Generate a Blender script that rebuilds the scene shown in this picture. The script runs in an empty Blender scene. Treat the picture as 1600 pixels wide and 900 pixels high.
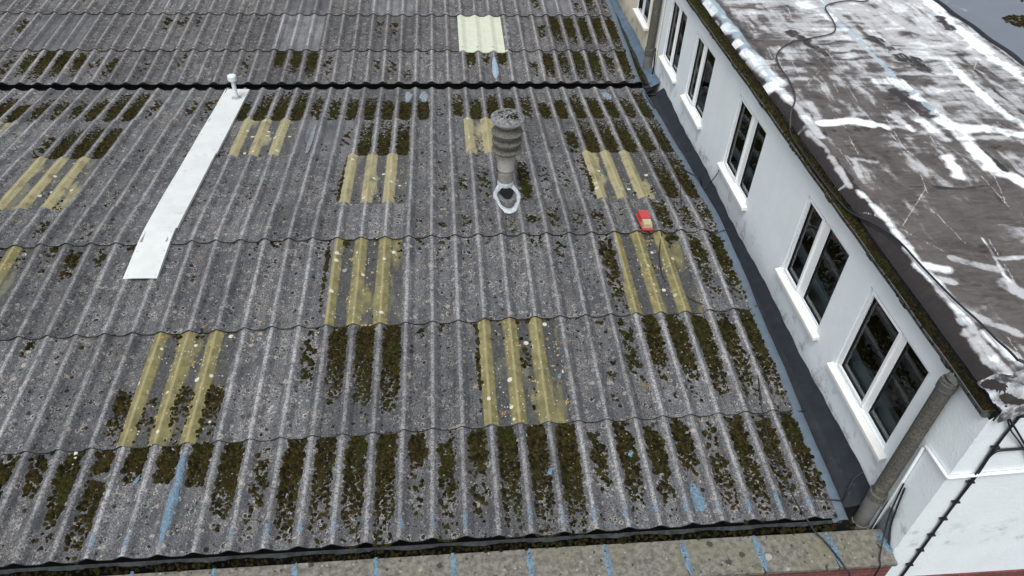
import bpy, math, random
import numpy as np
S = 0.338                       # metres per corrugation pitch; the layout below is written in pitches
R = math.radians
scene = bpy.context.scene
COL = scene.collection
rng = np.random.RandomState(7)
random.seed(7)

# ------------------------------------------------------------------ camera
def vec(a): return np.array(a, float)
cam_d = bpy.data.cameras.new("camera")
cam = bpy.data.objects.new("camera", cam_d); COL.objects.link(cam)
yaw, pit, rol = (0.11485, -0.71756, 0.04901)
fwd = vec([math.sin(yaw)*math.cos(pit), math.cos(yaw)*math.cos(pit), math.sin(pit)])
r0 = vec([math.cos(yaw), -math.sin(yaw), 0]); u0 = np.cross(r0, fwd)
rr = math.cos(rol)*r0 + math.sin(rol)*u0; uu = -math.sin(rol)*r0 + math.cos(rol)*u0
from mathutils import Matrix, Vector
CP = vec([-3.348, -11.8586, 20.6043])*S
cam.matrix_world = Matrix(((rr[0], uu[0], -fwd[0], CP[0]), (rr[1], uu[1], -fwd[1], CP[1]), (rr[2], uu[2], -fwd[2], CP[2]), (0, 0, 0, 1)))
cam_d.sensor_width = 36; cam_d.lens = 25.9064; cam_d.clip_start = 0.05; cam_d.clip_end = 2000
scene.camera = cam

# ------------------------------------------------------------------ sky, sun, exposure
SUN_EL, SUN_AZ = R(62), R(205)          # azimuth clockwise from +Y
world = bpy.data.worlds.new("World"); scene.world = world; world.use_nodes = True
wn = world.node_tree; wn.nodes.clear()
sky = wn.nodes.new("ShaderNodeTexSky"); sky.sky_type = 'NISHITA'; sky.sun_disc = False
sky.sun_elevation = SUN_EL; sky.sun_rotation = SUN_AZ; sky.air_density = 1.0; sky.dust_density = 4.0; sky.ozone_density = 1.0
hs = wn.nodes.new("ShaderNodeHueSaturation"); hs.inputs['Saturation'].default_value = 0.28
bg = wn.nodes.new("ShaderNodeBackground"); bg.inputs['Strength'].default_value = 0.13
wo = wn.nodes.new("ShaderNodeOutputWorld")
wn.links.new(sky.outputs[0], hs.inputs['Color']); wn.links.new(hs.outputs[0], bg.inputs[0]); wn.links.new(bg.outputs[0], wo.inputs[0])
sd = bpy.data.lights.new("sun", 'SUN'); sd.energy = 1.2; sd.angle = R(25); sd.color = (1.0, 0.985, 0.96)
sun = bpy.data.objects.new("sun", sd); COL.objects.link(sun)
sdir = Vector((math.sin(SUN_AZ)*math.cos(SUN_EL), math.cos(SUN_AZ)*math.cos(SUN_EL), math.sin(SUN_EL)))
sun.rotation_euler = sdir.to_track_quat('Z', 'Y').to_euler(); sun.location = (0, 0, 20)
scene.view_settings.view_transform = 'Standard'; scene.view_settings.look = 'None'
scene.view_settings.exposure = 0.47; scene.view_settings.gamma = 1

# ------------------------------------------------------------------ object helpers
class MB:
    """collects faces (coordinates in pitches) and links them as ONE mesh object"""
    def __init__(s): s.v = []; s.f = []; s.att = []; s.smooth = []
    def add(s, verts, faces, att=0.0, smooth=False):
        o = len(s.v); s.v += [tuple(p) for p in verts]
        s.att += (list(att) if hasattr(att, '__len__') else [att]*len(verts))
        s.f += [tuple(i+o for i in f) for f in faces]; s.smooth += [smooth]*len(faces)
        return s
    def box(s, a, b, att=0.0):
        x0, y0, z0 = a; x1, y1, z1 = b
        return s.add([(x0,y0,z0),(x1,y0,z0),(x1,y1,z0),(x0,y1,z0),(x0,y0,z1),(x1,y0,z1),(x1,y1,z1),(x0,y1,z1)],
              [(0,3,2,1),(4,5,6,7),(0,1,5,4),(1,2,6,5),(2,3,7,6),(3,0,4,7)], att)
    def grid(s, P, att=None, smooth=True, flip=False):
        n, m = P.shape[:2]
        F = []
        for i in range(n-1):
            for j in range(m-1):
                q = (i*m+j, (i+1)*m+j, (i+1)*m+j+1, i*m+j+1)
                F.append(q[::-1] if flip else q)
        return s.add([tuple(p) for p in P.reshape(-1, 3)], F, att.reshape(-1) if att is not None else 0.0, smooth)
    def tube(s, pts, r, n=10, cap=True, att=0.0):
        pts = [vec(p) for p in pts]; rs = r if hasattr(r, '__len__') else [r]*len(pts)
        V = []; up = vec([0.13, 0.21, 0.97])
        for i, p in enumerate(pts):
            d = pts[min(i+1, len(pts)-1)] - pts[max(i-1, 0)]; d /= (np.linalg.norm(d)+1e-9)
            a = np.cross(up, d)
            if np.linalg.norm(a) < 0.25: a = np.cross(vec([1, 0.1, 0]), d)
            a /= np.linalg.norm(a); b = np.cross(d, a)
            for k in range(n):
                t = 2*math.pi*k/n; V.append(p + rs[i]*(math.cos(t)*a + math.sin(t)*b))
        F = [(i*n+k, i*n+(k+1) % n, (i+1)*n+(k+1) % n, (i+1)*n+k) for i in range(len(pts)-1) for k in range(n)]
        s.add(V, F, att, True)
        if cap:
            o = len(V); 
            s.add([V[k] for k in range(n)], [tuple(range(n))[::-1]], att); s.add([V[o-n+k] for k in range(n)], [tuple(range(n))], att)
        return s
    def lathe(s, c, prof, n=28, tilt=(0, 0)):
        c = vec(c); V = []
        for r, z in prof:
            for k in range(n):
                t = 2*math.pi*k/n; V.append(c + vec([r*math.cos(t)+tilt[0]*z, r*math.sin(t)+tilt[1]*z, z]))
        for i in range(len(prof)-1):
            s.add(V[i*n:(i+2)*n], [(k, (k+1) % n, n+(k+1) % n, n+k) for k in range(n)], 0.0, True)
        s.add([V[k] for k in range(n)], [tuple(range(n))[::-1]]); s.add(V[-n:], [tuple(range(n))])
        return s
    def build(s, name, mat, parent=None, bevel=0.0):
        me = bpy.data.meshes.new(name)
        V = np.array(s.v, float)*S
        org = Vector((0, 0, 0))
        if parent is not None:
            org = root_loc(parent)
            V = V - np.array(org)
        else:
            lo, hi = V.min(0), V.max(0); base = np.array([(lo[0]+hi[0])/2, (lo[1]+hi[1])/2, lo[2]]); V = V-base; org = Vector(base)
        me.from_pydata(V.tolist(), [], s.f); 
        a = me.attributes.new('crest', 'FLOAT', 'POINT'); a.data.foreach_set('value', np.array(s.att, 'f'))
        me.polygons.foreach_set('use_smooth', s.smooth)
        me.materials.append(mat); me.update()
        o = bpy.data.objects.new(name, me); COL.objects.link(o)
        if parent is not None:
            o.parent = parent
            if parent.type != 'EMPTY': o.location = (0, 0, 0)
        else: o.location = org
        if bevel:
            b = o.modifiers.new('bevel', 'BEVEL'); b.width = bevel; b.segments = 2; b.limit_method = 'ANGLE'
        return o
def root_loc(o):
    while o.parent is not None: o = o.parent
    return o.location.copy()
def thing(name, label, cat, loc, group=None):
    o = bpy.data.objects.new(name, None); COL.objects.link(o)
    o.location = tuple(c*S for c in loc); o.empty_display_size = 0.2
    o['label'] = label; o['category'] = cat
    if group: o['group'] = group
    return o
def tag(o, label=None, cat=None, group=None, kind=None):
    if label: o['label'] = label
    if cat: o['category'] = cat
    if group: o['group'] = group
    if kind: o['kind'] = kind
    return o

# ------------------------------------------------------------------ material helpers
class Mat:
    def __init__(s, name):
        s.m = bpy.data.materials.new(name); s.m.use_nodes = True; s.t = s.m.node_tree; s.t.nodes.clear()
        s.out = s.n('ShaderNodeOutputMaterial'); s.p = s.n('ShaderNodeBsdfPrincipled'); s.l(s.p.outputs[0], s.out.inputs[0])
        s.geo = s.n('ShaderNodeNewGeometry')
        s.pos = s.geo.outputs['Position']
    def n(s, t, **k):
        x = s.t.nodes.new(t)
        for a, b in k.items(): setattr(x, a, b)
        return x
    def l(s, a, b): s.t.links.new(a, b)
    def set(s, inp, v):
        if hasattr(v, 'is_linked') or isinstance(v, bpy.types.NodeSocket): s.l(v, inp)
        else: inp.default_value = v
    def scaled(s, sx, sy, sz, rot=0):
        m = s.n('ShaderNodeMapping'); m.inputs['Scale'].default_value = (sx, sy, sz); m.inputs['Rotation'].default_value = (0, 0, rot); s.l(s.pos, m.inputs[0]); return m.outputs[0]
    def noise(s, scale, detail=4, rough=.6, vec=None, dist=0):
        x = s.n('ShaderNodeTexNoise'); x.inputs['Scale'].default_value = scale; x.inputs['Detail'].default_value = detail; x.inputs['Roughness'].default_value = rough; x.inputs['Distortion'].default_value = dist
        s.l(vec if vec is not None else s.pos, x.inputs['Vector']); return x.outputs['Fac']
    def voro(s, scale, out='Distance', rnd=1, vec=None):
        x = s.n('ShaderNodeTexVoronoi'); x.inputs['Scale'].default_value = scale; x.inputs['Randomness'].default_value = rnd
        s.l(vec if vec is not None else s.pos, x.inputs['Vector']); return x.outputs[out]
    def ramp(s, v, a, b, lo=0., hi=1.):
        x = s.n('ShaderNodeMapRange'); x.interpolation_type = 'SMOOTHSTEP'
        for k, q in (('From Min', a), ('From Max', b), ('To Min', lo), ('To Max', hi)): x.inputs[k].default_value = q
        s.l(v, x.inputs['Value']); return x.outputs[0]
    def math(s, op, a, b=0.):
        x = s.n('ShaderNodeMath', operation=op); s.set(x.inputs[0], a); s.set(x.inputs[1], b); return x.outputs[0]
    def mix(s, f, a, b, blend='MIX'):
        x = s.n('ShaderNodeMix', data_type='RGBA', blend_type=blend); s.set(x.inputs[0], f)
        for i, c in ((6, a), (7, b)):
            if isinstance(c, (tuple, list)): x.inputs[i].default_value = (*c, 1) if len(c) == 3 else c
            else: s.l(c, x.inputs[i])
        return x.outputs[2]
    def attr(s, name):
        x = s.n('ShaderNodeAttribute', attribute_name=name); return x.outputs['Fac']
    def colattr(s, name):
        x = s.n('ShaderNodeAttribute', attribute_name=name); return x.outputs['Color']
    def rand(s): return s.n('ShaderNodeObjectInfo').outputs['Random']
    def col(s, c): s.set(s.p.inputs['Base Color'], (*c, 1) if isinstance(c, tuple) else c); return s
    def rough(s, v): s.set(s.p.inputs['Roughness'], v); return s
    def bump(s, h, dist=.01, strength=1.):
        b = s.n('ShaderNodeBump'); b.inputs['Distance'].default_value = dist; b.inputs['Strength'].default_value = strength; s.l(h, b.inputs['Height']); s.l(b.outputs[0], s.p.inputs['Normal']); return s

def mat_sheet(name, smooth=0.0, tint=(1, 1, 1)):
    m = Mat(name); cr0 = m.attr('crest'); cr = m.math('MAXIMUM', cr0, 0.)
    fine = m.noise(62, 5, .8); mid = m.noise(22, 5, .7); big = m.noise(2.1, 4, .6)
    streak = m.noise(9, 4, .65, m.scaled(1, .14, .3))
    base = m.mix(m.ramp(fine, .40, .60), (.022, .024, .027), (.215, .217, .220))
    base = m.mix(m.ramp(mid, .42, .66, 0, .65), base, (.125, .123, .124))
    base = m.mix(m.ramp(big, .38, .66, 0, .7), base, (.066, .069, .077))
    base = m.mix(m.ramp(m.noise(3.0, 5, .7, m.scaled(1.2, .35, 1)), .52, .66, 0, .6), base, (.038, .039, .044))
    base = m.mix(m.ramp(streak, .48, .68, 0, .6), base, (.056, .058, .062))
    base = m.mix(m.ramp(m.noise(5.5, 3), .52, .76, 0, .4), base, (.150, .132, .115))
    if smooth < .5:
        sp_ = m.ramp(m.noise(70, 4, .75), .57, .63)                   # salt-like lichen flecks
        base = m.mix(m.math('MULTIPLY', sp_, m.ramp(m.noise(3.3, 3), .35, .65, .25, .8)), base, (.33, .33, .34))
        pp = m.ramp(m.noise(48, 4, .75, m.scaled(1.1, 1, 1.3)), .44, .38)
        base = m.mix(m.math('MULTIPLY', pp, .85), base, (.018, .019, .022))
    # roll crests: worn pale and speckled, with a highlight painted in
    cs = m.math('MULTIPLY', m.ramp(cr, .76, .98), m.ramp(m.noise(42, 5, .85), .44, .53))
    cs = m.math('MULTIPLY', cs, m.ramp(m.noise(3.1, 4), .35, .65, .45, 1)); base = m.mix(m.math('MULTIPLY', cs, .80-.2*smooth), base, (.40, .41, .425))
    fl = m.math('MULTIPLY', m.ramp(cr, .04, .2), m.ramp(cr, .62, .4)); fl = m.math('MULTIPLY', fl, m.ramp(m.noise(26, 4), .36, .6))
    base = m.mix(m.math('MULTIPLY', fl, .62), base, (.044, .049, .058))  # roll flanks darkened in colour to deepen their shading
    if smooth < .5:
        pan = m.ramp(cr, .75, .35, .45, 1)
        for sc, off, mx, lo in ((12.5, 0., .40, .40), (22., 3.1, .38, .44)):
            v_ = m.scaled(1, 1, 1) if off == 0 else m.scaled(1.13, 1, 1, .5)
            vd = m.voro(sc, vec=v_); sep = m.n('ShaderNodeSeparateColor'); m.l(m.voro(sc, 'Color', vec=v_), sep.inputs[0])
            thr = m.ramp(sep.outputs[0], lo, 1.0, 0, mx)
            wob = m.math('MULTIPLY', m.math('SUBTRACT', m.noise(55+off, 3), .5), .42)
            dd = m.math('ADD', m.math('SUBTRACT', vd, thr), wob)
            patchy = m.ramp(m.noise(1.9+off*.3, 4), .40, .60)
            halo = m.math('MULTIPLY', m.ramp(dd, .20, .08), m.ramp(sep.outputs[1], .38, .55)); halo = m.math('MULTIPLY', halo, m.ramp(m.noise(48, 4, .8), .44, .54)); halo = m.math('MULTIPLY', halo, m.ramp(thr, .02, .05))
            base = m.mix(m.math('MULTIPLY', halo, .75), base, (.36, .35, .33))
            dark = m.math('MULTIPLY', m.math('MULTIPLY', m.ramp(dd, .0, -.03), m.ramp(patchy, 0, 1, .5, 1)), pan)
            base = m.mix(m.math('MULTIPLY', dark, .95), base, (.010, .0105, .008))
        w = m.math('MULTIPLY', m.ramp(m.noise(6.6, 5, .65), .59, .66), m.ramp(m.noise(40, 4, .8), .48, .60))
        base = m.mix(m.math('MULTIPLY', w, .8), base, (.40, .385, .355))
        dk = m.math('MULTIPLY', m.ramp(m.noise(4.7, 5, .7), .58, .66), m.ramp(m.noise(36, 4, .8), .46, .56))
        base = m.mix(m.math('MULTIPLY', m.math('MULTIPLY', dk, pan), .85), base, (.014, .014, .010))
        o = m.math('MULTIPLY', m.ramp(m.noise(4.1, 2), .69, .73), m.ramp(m.noise(50, 3), .5, .6))
        base = m.mix(m.math('MULTIPLY', o, .8), base, (.30, .19, .06))
        vw = m.voro(5.2); sp2 = m.n('ShaderNodeSeparateColor'); m.l(m.voro(5.2, 'Color'), sp2.inputs[0])
        wd = m.math('MULTIPLY', m.ramp(m.math('ADD', vw, wob), .17, .13), m.ramp(sp2.outputs[1], .84, .86))
        base = m.mix(m.math('MULTIPLY', wd, .65), base, (.36, .31, .26))
    base = m.mix(m.ramp(cr0, -.05, -.2), base, (.016, .017, .018))     # sawn edges: algae stain, blackened further to paint the lap shadow line
    base = m.mix(1.0, base, tint, 'MULTIPLY')
    rv = m.math('MULTIPLY', m.math('SUBTRACT', m.rand(), .5), .40)
    hsv = m.n('ShaderNodeHueSaturation'); m.l(base, hsv.inputs['Color']); m.l(m.math('ADD', rv, 1.0), hsv.inputs['Value'])
    m.col(hsv.outputs[0]).rough(.93)
    m.p.inputs['Specular IOR Level'].default_value = .2
    m.bump(m.math('ADD', fine, m.math('MULTIPLY', mid, 1.5)), .007, .8)
    return m.m
def mat_light(name, cream=0.0):
    m = Mat(name); cr = m.attr('crest')
    wob = m.math('MULTIPLY', m.math('SUBTRACT', m.noise(14, 4), .5), .25)
    c = m.math('ADD', cr, m.math('ADD', wob, m.ramp(m.noise(2.2, 3, .5, m.scaled(1.3, .35, 1)), .52, .68, -.03, .20)))
    cr0 = cr; cr = m.math('MAXIMUM', cr, 0.)
    big = m.noise(3, 3)
    yel = m.mix(m.ramp(m.noise(9, 4), .35, .65), (.125, .112, .040), (.205, .182, .078))
    yel = m.mix(cream, yel, (.40, .36, .205))
    yel = m.mix(m.ramp(m.noise(3.1, 3), .5, .72, 0, .75), yel, (.075, .074, .042))
    yel = m.mix(m.ramp(cr, .85, 1.0, 0, .5), yel, (.36, .315, .165))  # lighter highlight line painted along the rooflight crests
    yel = m.mix(m.ramp(m.noise(12, 3, .6, m.scaled(1.5, .2, 1)), .48, .7, 0, .5), yel, (.145, .14, .07))
    pan = m.mix(m.ramp(m.noise(30, 4), .35, .7), (.022, .024, .028), (.060, .062, .068))
    pan = m.mix(m.ramp(m.noise(4, 3, .5, m.scaled(1, .3, 1)), .56, .70, 0, .75), pan, (.125, .125, .085))
    mid_ = m.mix(cream, (.060, .060, .040), (.15, .145, .10)); base = m.mix(m.ramp(c, .05, .14), pan, mid_); base = m.mix(m.ramp(c, .08, .30), base, yel)
    base = m.mix(m.math('MULTIPLY', m.ramp(m.noise(70, 3, .7, m.scaled(2.5, .25, 1)), .45, .62), .14), base, (.34, .32, .20))
    v = m.voro(30); sp = m.n('ShaderNodeSeparateColor'); m.l(m.voro(30, 'Color'), sp.inputs[0])
    edge = m.math('MULTIPLY', m.ramp(cr, .05, .3), m.ramp(cr, .7, .35))
    d = m.math('MULTIPLY', m.ramp(v, .30, .2), m.ramp(m.math('SUBTRACT', sp.outputs[0], m.math('MULTIPLY', edge, .35)), .76, .7)); d = m.math('SUBTRACT', m.ramp(v, .33, .22), m.ramp(m.math('ADD', sp.outputs[0], m.math('MULTIPLY', edge, .22)), .93, .86)); d = m.math('MAXIMUM', d, 0.)
    base = m.mix(d, base, (.45, .45, .42))
    v2 = m.voro(7.5); sp2 = m.n('ShaderNodeSeparateColor'); m.l(m.voro(7.5, 'Color'), sp2.inputs[0])
    d2 = m.math('MULTIPLY', m.ramp(v2, .27, .23), m.ramp(sp2.outputs[0], .82, .84))
    base = m.mix(d2, base, (.50, .50, .42))
    o = m.math('MULTIPLY', m.ramp(m.noise(6.3, 2), .63, .67), m.ramp(m.noise(45, 3), .5, .58))
    base = m.mix(o, base, (.40, .28, .09))
    k = m.math('MULTIPLY', m.ramp(m.noise(25, 4), .62, .68), m.ramp(cr, .6, .1))
    base = m.mix(m.math('MULTIPLY', k, .8), base, (.02, .02, .015))
    m.col(base).rough(m.ramp(m.noise(8, 3), .3, .7, .26, .5)); m.p.inputs['Specular IOR Level'].default_value = .5
    m.bump(m.noise(22, 4), .003, .4)
    return m.m
def mat_simple(name, c, rough=.7, var=.25, scale=12, bump=.003, spec=.5, c2=None, dirt=None, metal=0.):
    m = Mat(name)
    c2 = c2 or tuple(x*(1-var) for x in c)
    b = m.mix(m.ramp(m.noise(scale, 6, .65), .32, .68), c2, c)
    if dirt: b = m.mix(m.math('MULTIPLY', m.ramp(m.noise(dirt[1], 5, .7), dirt[2], dirt[2]+.15), dirt[3]), b, dirt[0])
    m.col(b).rough(rough); m.p.inputs['Specular IOR Level'].default_value = spec; m.p.inputs['Metallic'].default_value = metal
    if bump: m.bump(m.noise(scale*4, 5), bump, .6)
    return m.m

M = {}
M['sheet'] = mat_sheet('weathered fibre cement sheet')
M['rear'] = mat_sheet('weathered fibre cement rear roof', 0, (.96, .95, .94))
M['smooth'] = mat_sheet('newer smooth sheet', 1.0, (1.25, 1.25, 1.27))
M['light'] = mat_light('aged translucent rooflight')
M['light_cream'] = mat_light('pale translucent rooflight', .55)
M['panel'] = mat_simple('pale painted panel', (.52, .55, .45), .55, .12, 9, .002, .4, dirt=((.3, .3, .24), 14, .62, .5))
M['blue'] = mat_simple('blue sealant', (.17, .31, .45), .6, .3, 20, .004, .4, dirt=((.1, .11, .12), 40, .60, .8))
M['strip'] = mat_simple('white sheet metal', (.60, .63, .625), .45, .10, 3, .0015, .5, dirt=((.40, .40, .34), 5.0, .56, .45))
M['flash'] = mat_simple('grey blue flashing', (.095, .130, .168), .55, .2, 7, .002, .5, dirt=((.12, .135, .15), 13, .55, .6))
M['flash_dark'] = mat_simple('blue upstand paint', (.10, .155, .215), .5, .35, 6, .003, .5, dirt=((.5, .52, .52), 16, .62, .5))
M['bitumen'] = mat_simple('black bitumen felt', (.013, .018, .026), .62, .35, 5, .005, .35, dirt=((.05, .055, .062), 7, .58, .5))
M['trough'] = mat_simple('worn bitumen trough', (.024, .029, .036), .7, .4, 6, .006, .3, dirt=((.12, .115, .105), 13, .60, .7))
M['upvc'] = mat_simple('white upvc', (.83, .86, .87), .3, .03, 5, 0, .5)
M['sill'] = mat_simple('cream white painted sill', (.80, .80, .77), .5, .08, 6, .002, .4, dirt=((.45, .43, .36), 18, .66, .5))
M['gutterm'] = mat_simple('aged fibre cement gutter', (.11, .115, .115), .85, .4, 22, .004, .3, dirt=((.26, .26, .24), 22, .6, .8))
M['pipe'] = mat_simple('lichen covered downpipe', (.13, .125, .11), .9, .45, 45, .004, .2, c2=(.055, .055, .05), dirt=((.26, .24, .12), 7, .55, .5))
M['pipe_new'] = mat_simple('plain grey pipe section', (.18, .182, .175), .75, .3, 10, .002, .3, dirt=((.08, .08, .08), 20, .62, .6))
M['cowl'] = mat_simple('weathered cement cowl', (.15, .148, .13), .9, .4, 40, .004, .2, c2=(.06, .06, .055), dirt=((.30, .21, .08), 10, .66, .6))
M['cowltop'] = mat_simple('cowl cap with lichen', (.27, .28, .29), .9, .6, 16, .004, .2, c2=(.07, .075, .075), dirt=((.03, .035, .02), 9, .5, .9))
M['stack'] = mat_simple('pale cement pipe', (.38, .365, .33), .85, .2, 14, .002, .25, dirt=((.2, .2, .18), 8, .55, .4))
M['collar'] = mat_simple('silver white sealant collar', (.50, .55, .58), .5, .35, 25, .006, .5)
M['whitepipe'] = mat_simple('white plastic', (.60, .66, .68), .4, .06, 10, 0, .5)
M['coping'] = mat_simple('concrete coping', (.225, .215, .185), .9, .35, 18, .003, .2, c2=(.12, .118, .105), dirt=((.06, .06, .055), 24, .62, .8))
M['cable'] = mat_simple('black cable', (.012, .014, .018), .45, .2, 10, 0, .5)
M['cable_grey'] = mat_simple('dusty grey cable', (.06, .058, .055), .7, .3, 10, 0, .3)
M['black'] = mat_simple('dark grime', (.008, .009, .009), .85, .3, 10, .002, .2)
M['red'] = mat_simple('faded red plastic', (.46, .05, .055), .45, .18, 14, .001, .5, dirt=((.30, .16, .15), 20, .6, .4))
M['boxcream'] = mat_simple('yellowed cream plastic', (.45, .40, .24), .5, .2, 20, .001, .4, dirt=((.22, .19, .08), 14, .55, .6))
def mat_coping(name):
    m = Mat(name); b = m.mix(m.ramp(m.noise(16, 6, .7), .36, .64), (.085, .084, .074), (.195, .187, .158))
    b = m.mix(m.ramp(m.noise(2.2, 4), .45, .7, 0, .55), b, (.15, .15, .09))
    for sc, c, t in ((7, (.02, .02, .018), .80), (16, (.018, .018, .016), .72), (6.1, (.33, .33, .29), .90), (19, (.30, .29, .26), .88)):
        v = m.voro(sc); sp = m.n('ShaderNodeSeparateColor'); m.l(m.voro(sc, 'Color'), sp.inputs[0])
        d = m.math('MULTIPLY', m.ramp(m.math('ADD', v, m.math('MULTIPLY', m.math('SUBTRACT', m.noise(50, 3), .5), .5)), .26, .20), m.ramp(sp.outputs[0], t, t+.03)); b = m.mix(m.math('MULTIPLY', d, .8), b, c)
    m.col(b).rough(.9); m.bump(m.noise(60, 5), .003, .7); return m.m
M['coping'] = mat_coping('lichened concrete coping')
M['ground'] = mat_simple('ground tarmac', (.055, .055, .055), .9, .3, 8, .004, .3)
M['metaltrim'] = mat_simple('dull metal trim', (.50, .52, .54), .45, .15, 8, .001, .5, metal=.2)
M['interior'] = mat_simple('dim room', (.10, .11, .10), .9, .3, 1.5, 0, .1)
M['inner_sill'] = mat_simple('inner window board', (.74, .78, .76), .5, .1, 4, 0, .4)
M['neighbour'] = mat_simple('wet grey roof covering', (.12, .145, .18), .3, .12, 1.2, .001, .5, dirt=((.52, .54, .56), 1.4, .6, .8))
M['lead'] = mat_simple('grey painted lead', (.20, .23, .26), .6, .4, 10, .004, .4, dirt=((.55, .58, .6), 14, .58, .6))
M['chip'] = mat_simple('pale grit', (.24, .21, .15), .9, .3, 40, 0, .2)

def mat_wall(name, c, dirtc):
    m = Mat(name)
    b = m.mix(m.ramp(m.noise(2.2, 5), .35, .7), tuple(x*.96 for x in c), c)
    st = m.noise(5, 4, .6, m.scaled(1.0, 1.0, .12))
    b = m.mix(m.ramp(st, .52, .75, 0, .12), b, tuple(x*.72 for x in c))
    sx = m.n('ShaderNodeSeparateXYZ'); m.l(m.pos, sx.inputs[0])
    low = m.ramp(sx.outputs[2], .55, .08)                       # grime line just above the felt upstand
    low = m.math('MULTIPLY', low, m.ramp(sx.outputs[2], -.1, .0)); g = m.math('MULTIPLY', low, m.ramp(m.noise(3.4, 6, .7), .50, .66))
    b = m.mix(m.math('MULTIPLY', g, .8), b, dirtc)
    cr_ = m.ramp(m.math('ABSOLUTE', m.math('SUBTRACT', m.noise(1.3, 4, .6, m.scaled(1, 1, .5)), .5)), .006, .0); b = m.mix(m.math('MULTIPLY', cr_, .0), b, dirtc)
    g2 = m.math('MULTIPLY', m.ramp(m.noise(1.1, 3), .60, .72), m.ramp(m.noise(45, 4, .7), .60, .66))
    b = m.mix(m.math('MULTIPLY', g2, .45), b, dirtc)
    m.col(b).rough(.8); m.p.inputs['Specular IOR Level'].default_value = .25
    m.bump(m.math('ADD', m.noise(28, 5), m.math('MULTIPLY', m.noise(4, 3), 1.2)), .008, .6)
    return m.m
M['white'] = mat_wall('white painted render', (.80, .87, .90), (.33, .34, .33))
M['cream'] = mat_wall('cream painted render', (.72, .66, .52), (.33, .30, .25))

def mat_worn(name, c, thr, a=.85):
    m = Mat(name); tr = m.n('ShaderNodeBsdfTransparent'); mx = m.n('ShaderNodeMixShader')
    b = m.mix(m.ramp(m.noise(30, 4, .7), .35, .65), tuple(x*.6 for x in c), c); m.col(b).rough(.7)
    k = m.ramp(m.noise(38, 5, .75), thr, thr+.07, 0, a); m.l(k, mx.inputs[0]); m.l(tr.outputs[0], mx.inputs[1]); m.l(m.p.outputs[0], mx.inputs[2]); m.l(mx.outputs[0], m.out.inputs[0])
    m.bump(m.noise(50, 4), .004, .6); return m.m
M['blue_worn'] = mat_worn('worn blue sealant', (.17, .29, .42), .47, .85)
M['blue'] = mat_worn('brushed blue sealant', (.15, .255, .35), .40, .93)
M['pale_worn'] = mat_worn('worn pale sealant', (.30, .40, .46), .42, .9)
def mat_brick(name):
    m = Mat(name)
    # brick courses on the vertical faces (x or y along, z up)
    sx = m.n('ShaderNodeSeparateXYZ'); m.l(m.pos, sx.inputs[0]); cx = m.n('ShaderNodeCombineXYZ')
    m.l(m.math('ADD', sx.outputs[0], sx.outputs[1]), cx.inputs[0]); m.l(sx.outputs[2], cx.inputs[1])
    b = m.n('ShaderNodeTexBrick'); m.l(cx.outputs[0], b.inputs['Vector'])
    b.inputs['Color1'].default_value = (.13, .03, .03, 1); b.inputs['Color2'].default_value = (.20, .055, .045, 1); b.inputs['Mortar'].default_value = (.16, .13, .12, 1)
    b.inputs['Scale'].default_value = 1; b.inputs['Brick Width'].default_value = .225; b.inputs['Row Height'].default_value = .075; b.inputs['Mortar Size'].default_value = .006
    c = m.mix(m.ramp(m.noise(22, 5), .35, .7, 0, .6), b.outputs['Color'], (.07, .03, .03))
    m.col(c).rough(.9); m.bump(b.outputs['Fac'], -.004, .6); return m.m
M['brick'] = mat_brick('dark red brick')

def mat_moss(name):
    m = Mat(name); a = m.attr('crest')
    c = m.mix(m.ramp(a, 0, 1), (.010, .0095, .005), (.046, .039, .012))
    c = m.mix(m.ramp(m.noise(2.0, 3), .50, .68, 0, .6), c, (.028, .036, .007))
    c = m.mix(m.ramp(m.noise(5.5, 3), .52, .7, 0, .7), c, (.036, .022, .008))
    c = m.mix(m.ramp(m.noise(140, 3), .4, .7, 0, .5), c, (.010, .011, .005))
    m.col(c).rough(1.0); m.p.inputs['Specular IOR Level'].default_value = .05
    m.bump(m.noise(220, 3), .006, 1.0); return m.m
M['moss'] = mat_moss('moss cushions')

def mat_glass(name):
    m = Mat(name); m.t.nodes.remove(m.p)
    g = m.n('ShaderNodeBsdfGlossy'); g.inputs['Roughness'].default_value = .01; g.inputs['Color'].default_value = (.9, .95, .95, 1)
    t = m.n('ShaderNodeBsdfTransparent'); t.inputs['Color'].default_value = (.78, .88, .85, 1)
    f = m.n('ShaderNodeFresnel'); f.inputs['IOR'].default_value = 1.6
    x = m.n('ShaderNodeMixShader'); m.l(m.math('ADD', m.math('MULTIPLY', f.outputs[0], .95), .03), x.inputs[0]); m.l(t.outputs[0], x.inputs[1]); m.l(g.outputs[0], x.inputs[2]); m.l(x.outputs[0], m.out.inputs[0])
    return m.m
M['glass'] = mat_glass('window glass')

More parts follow.
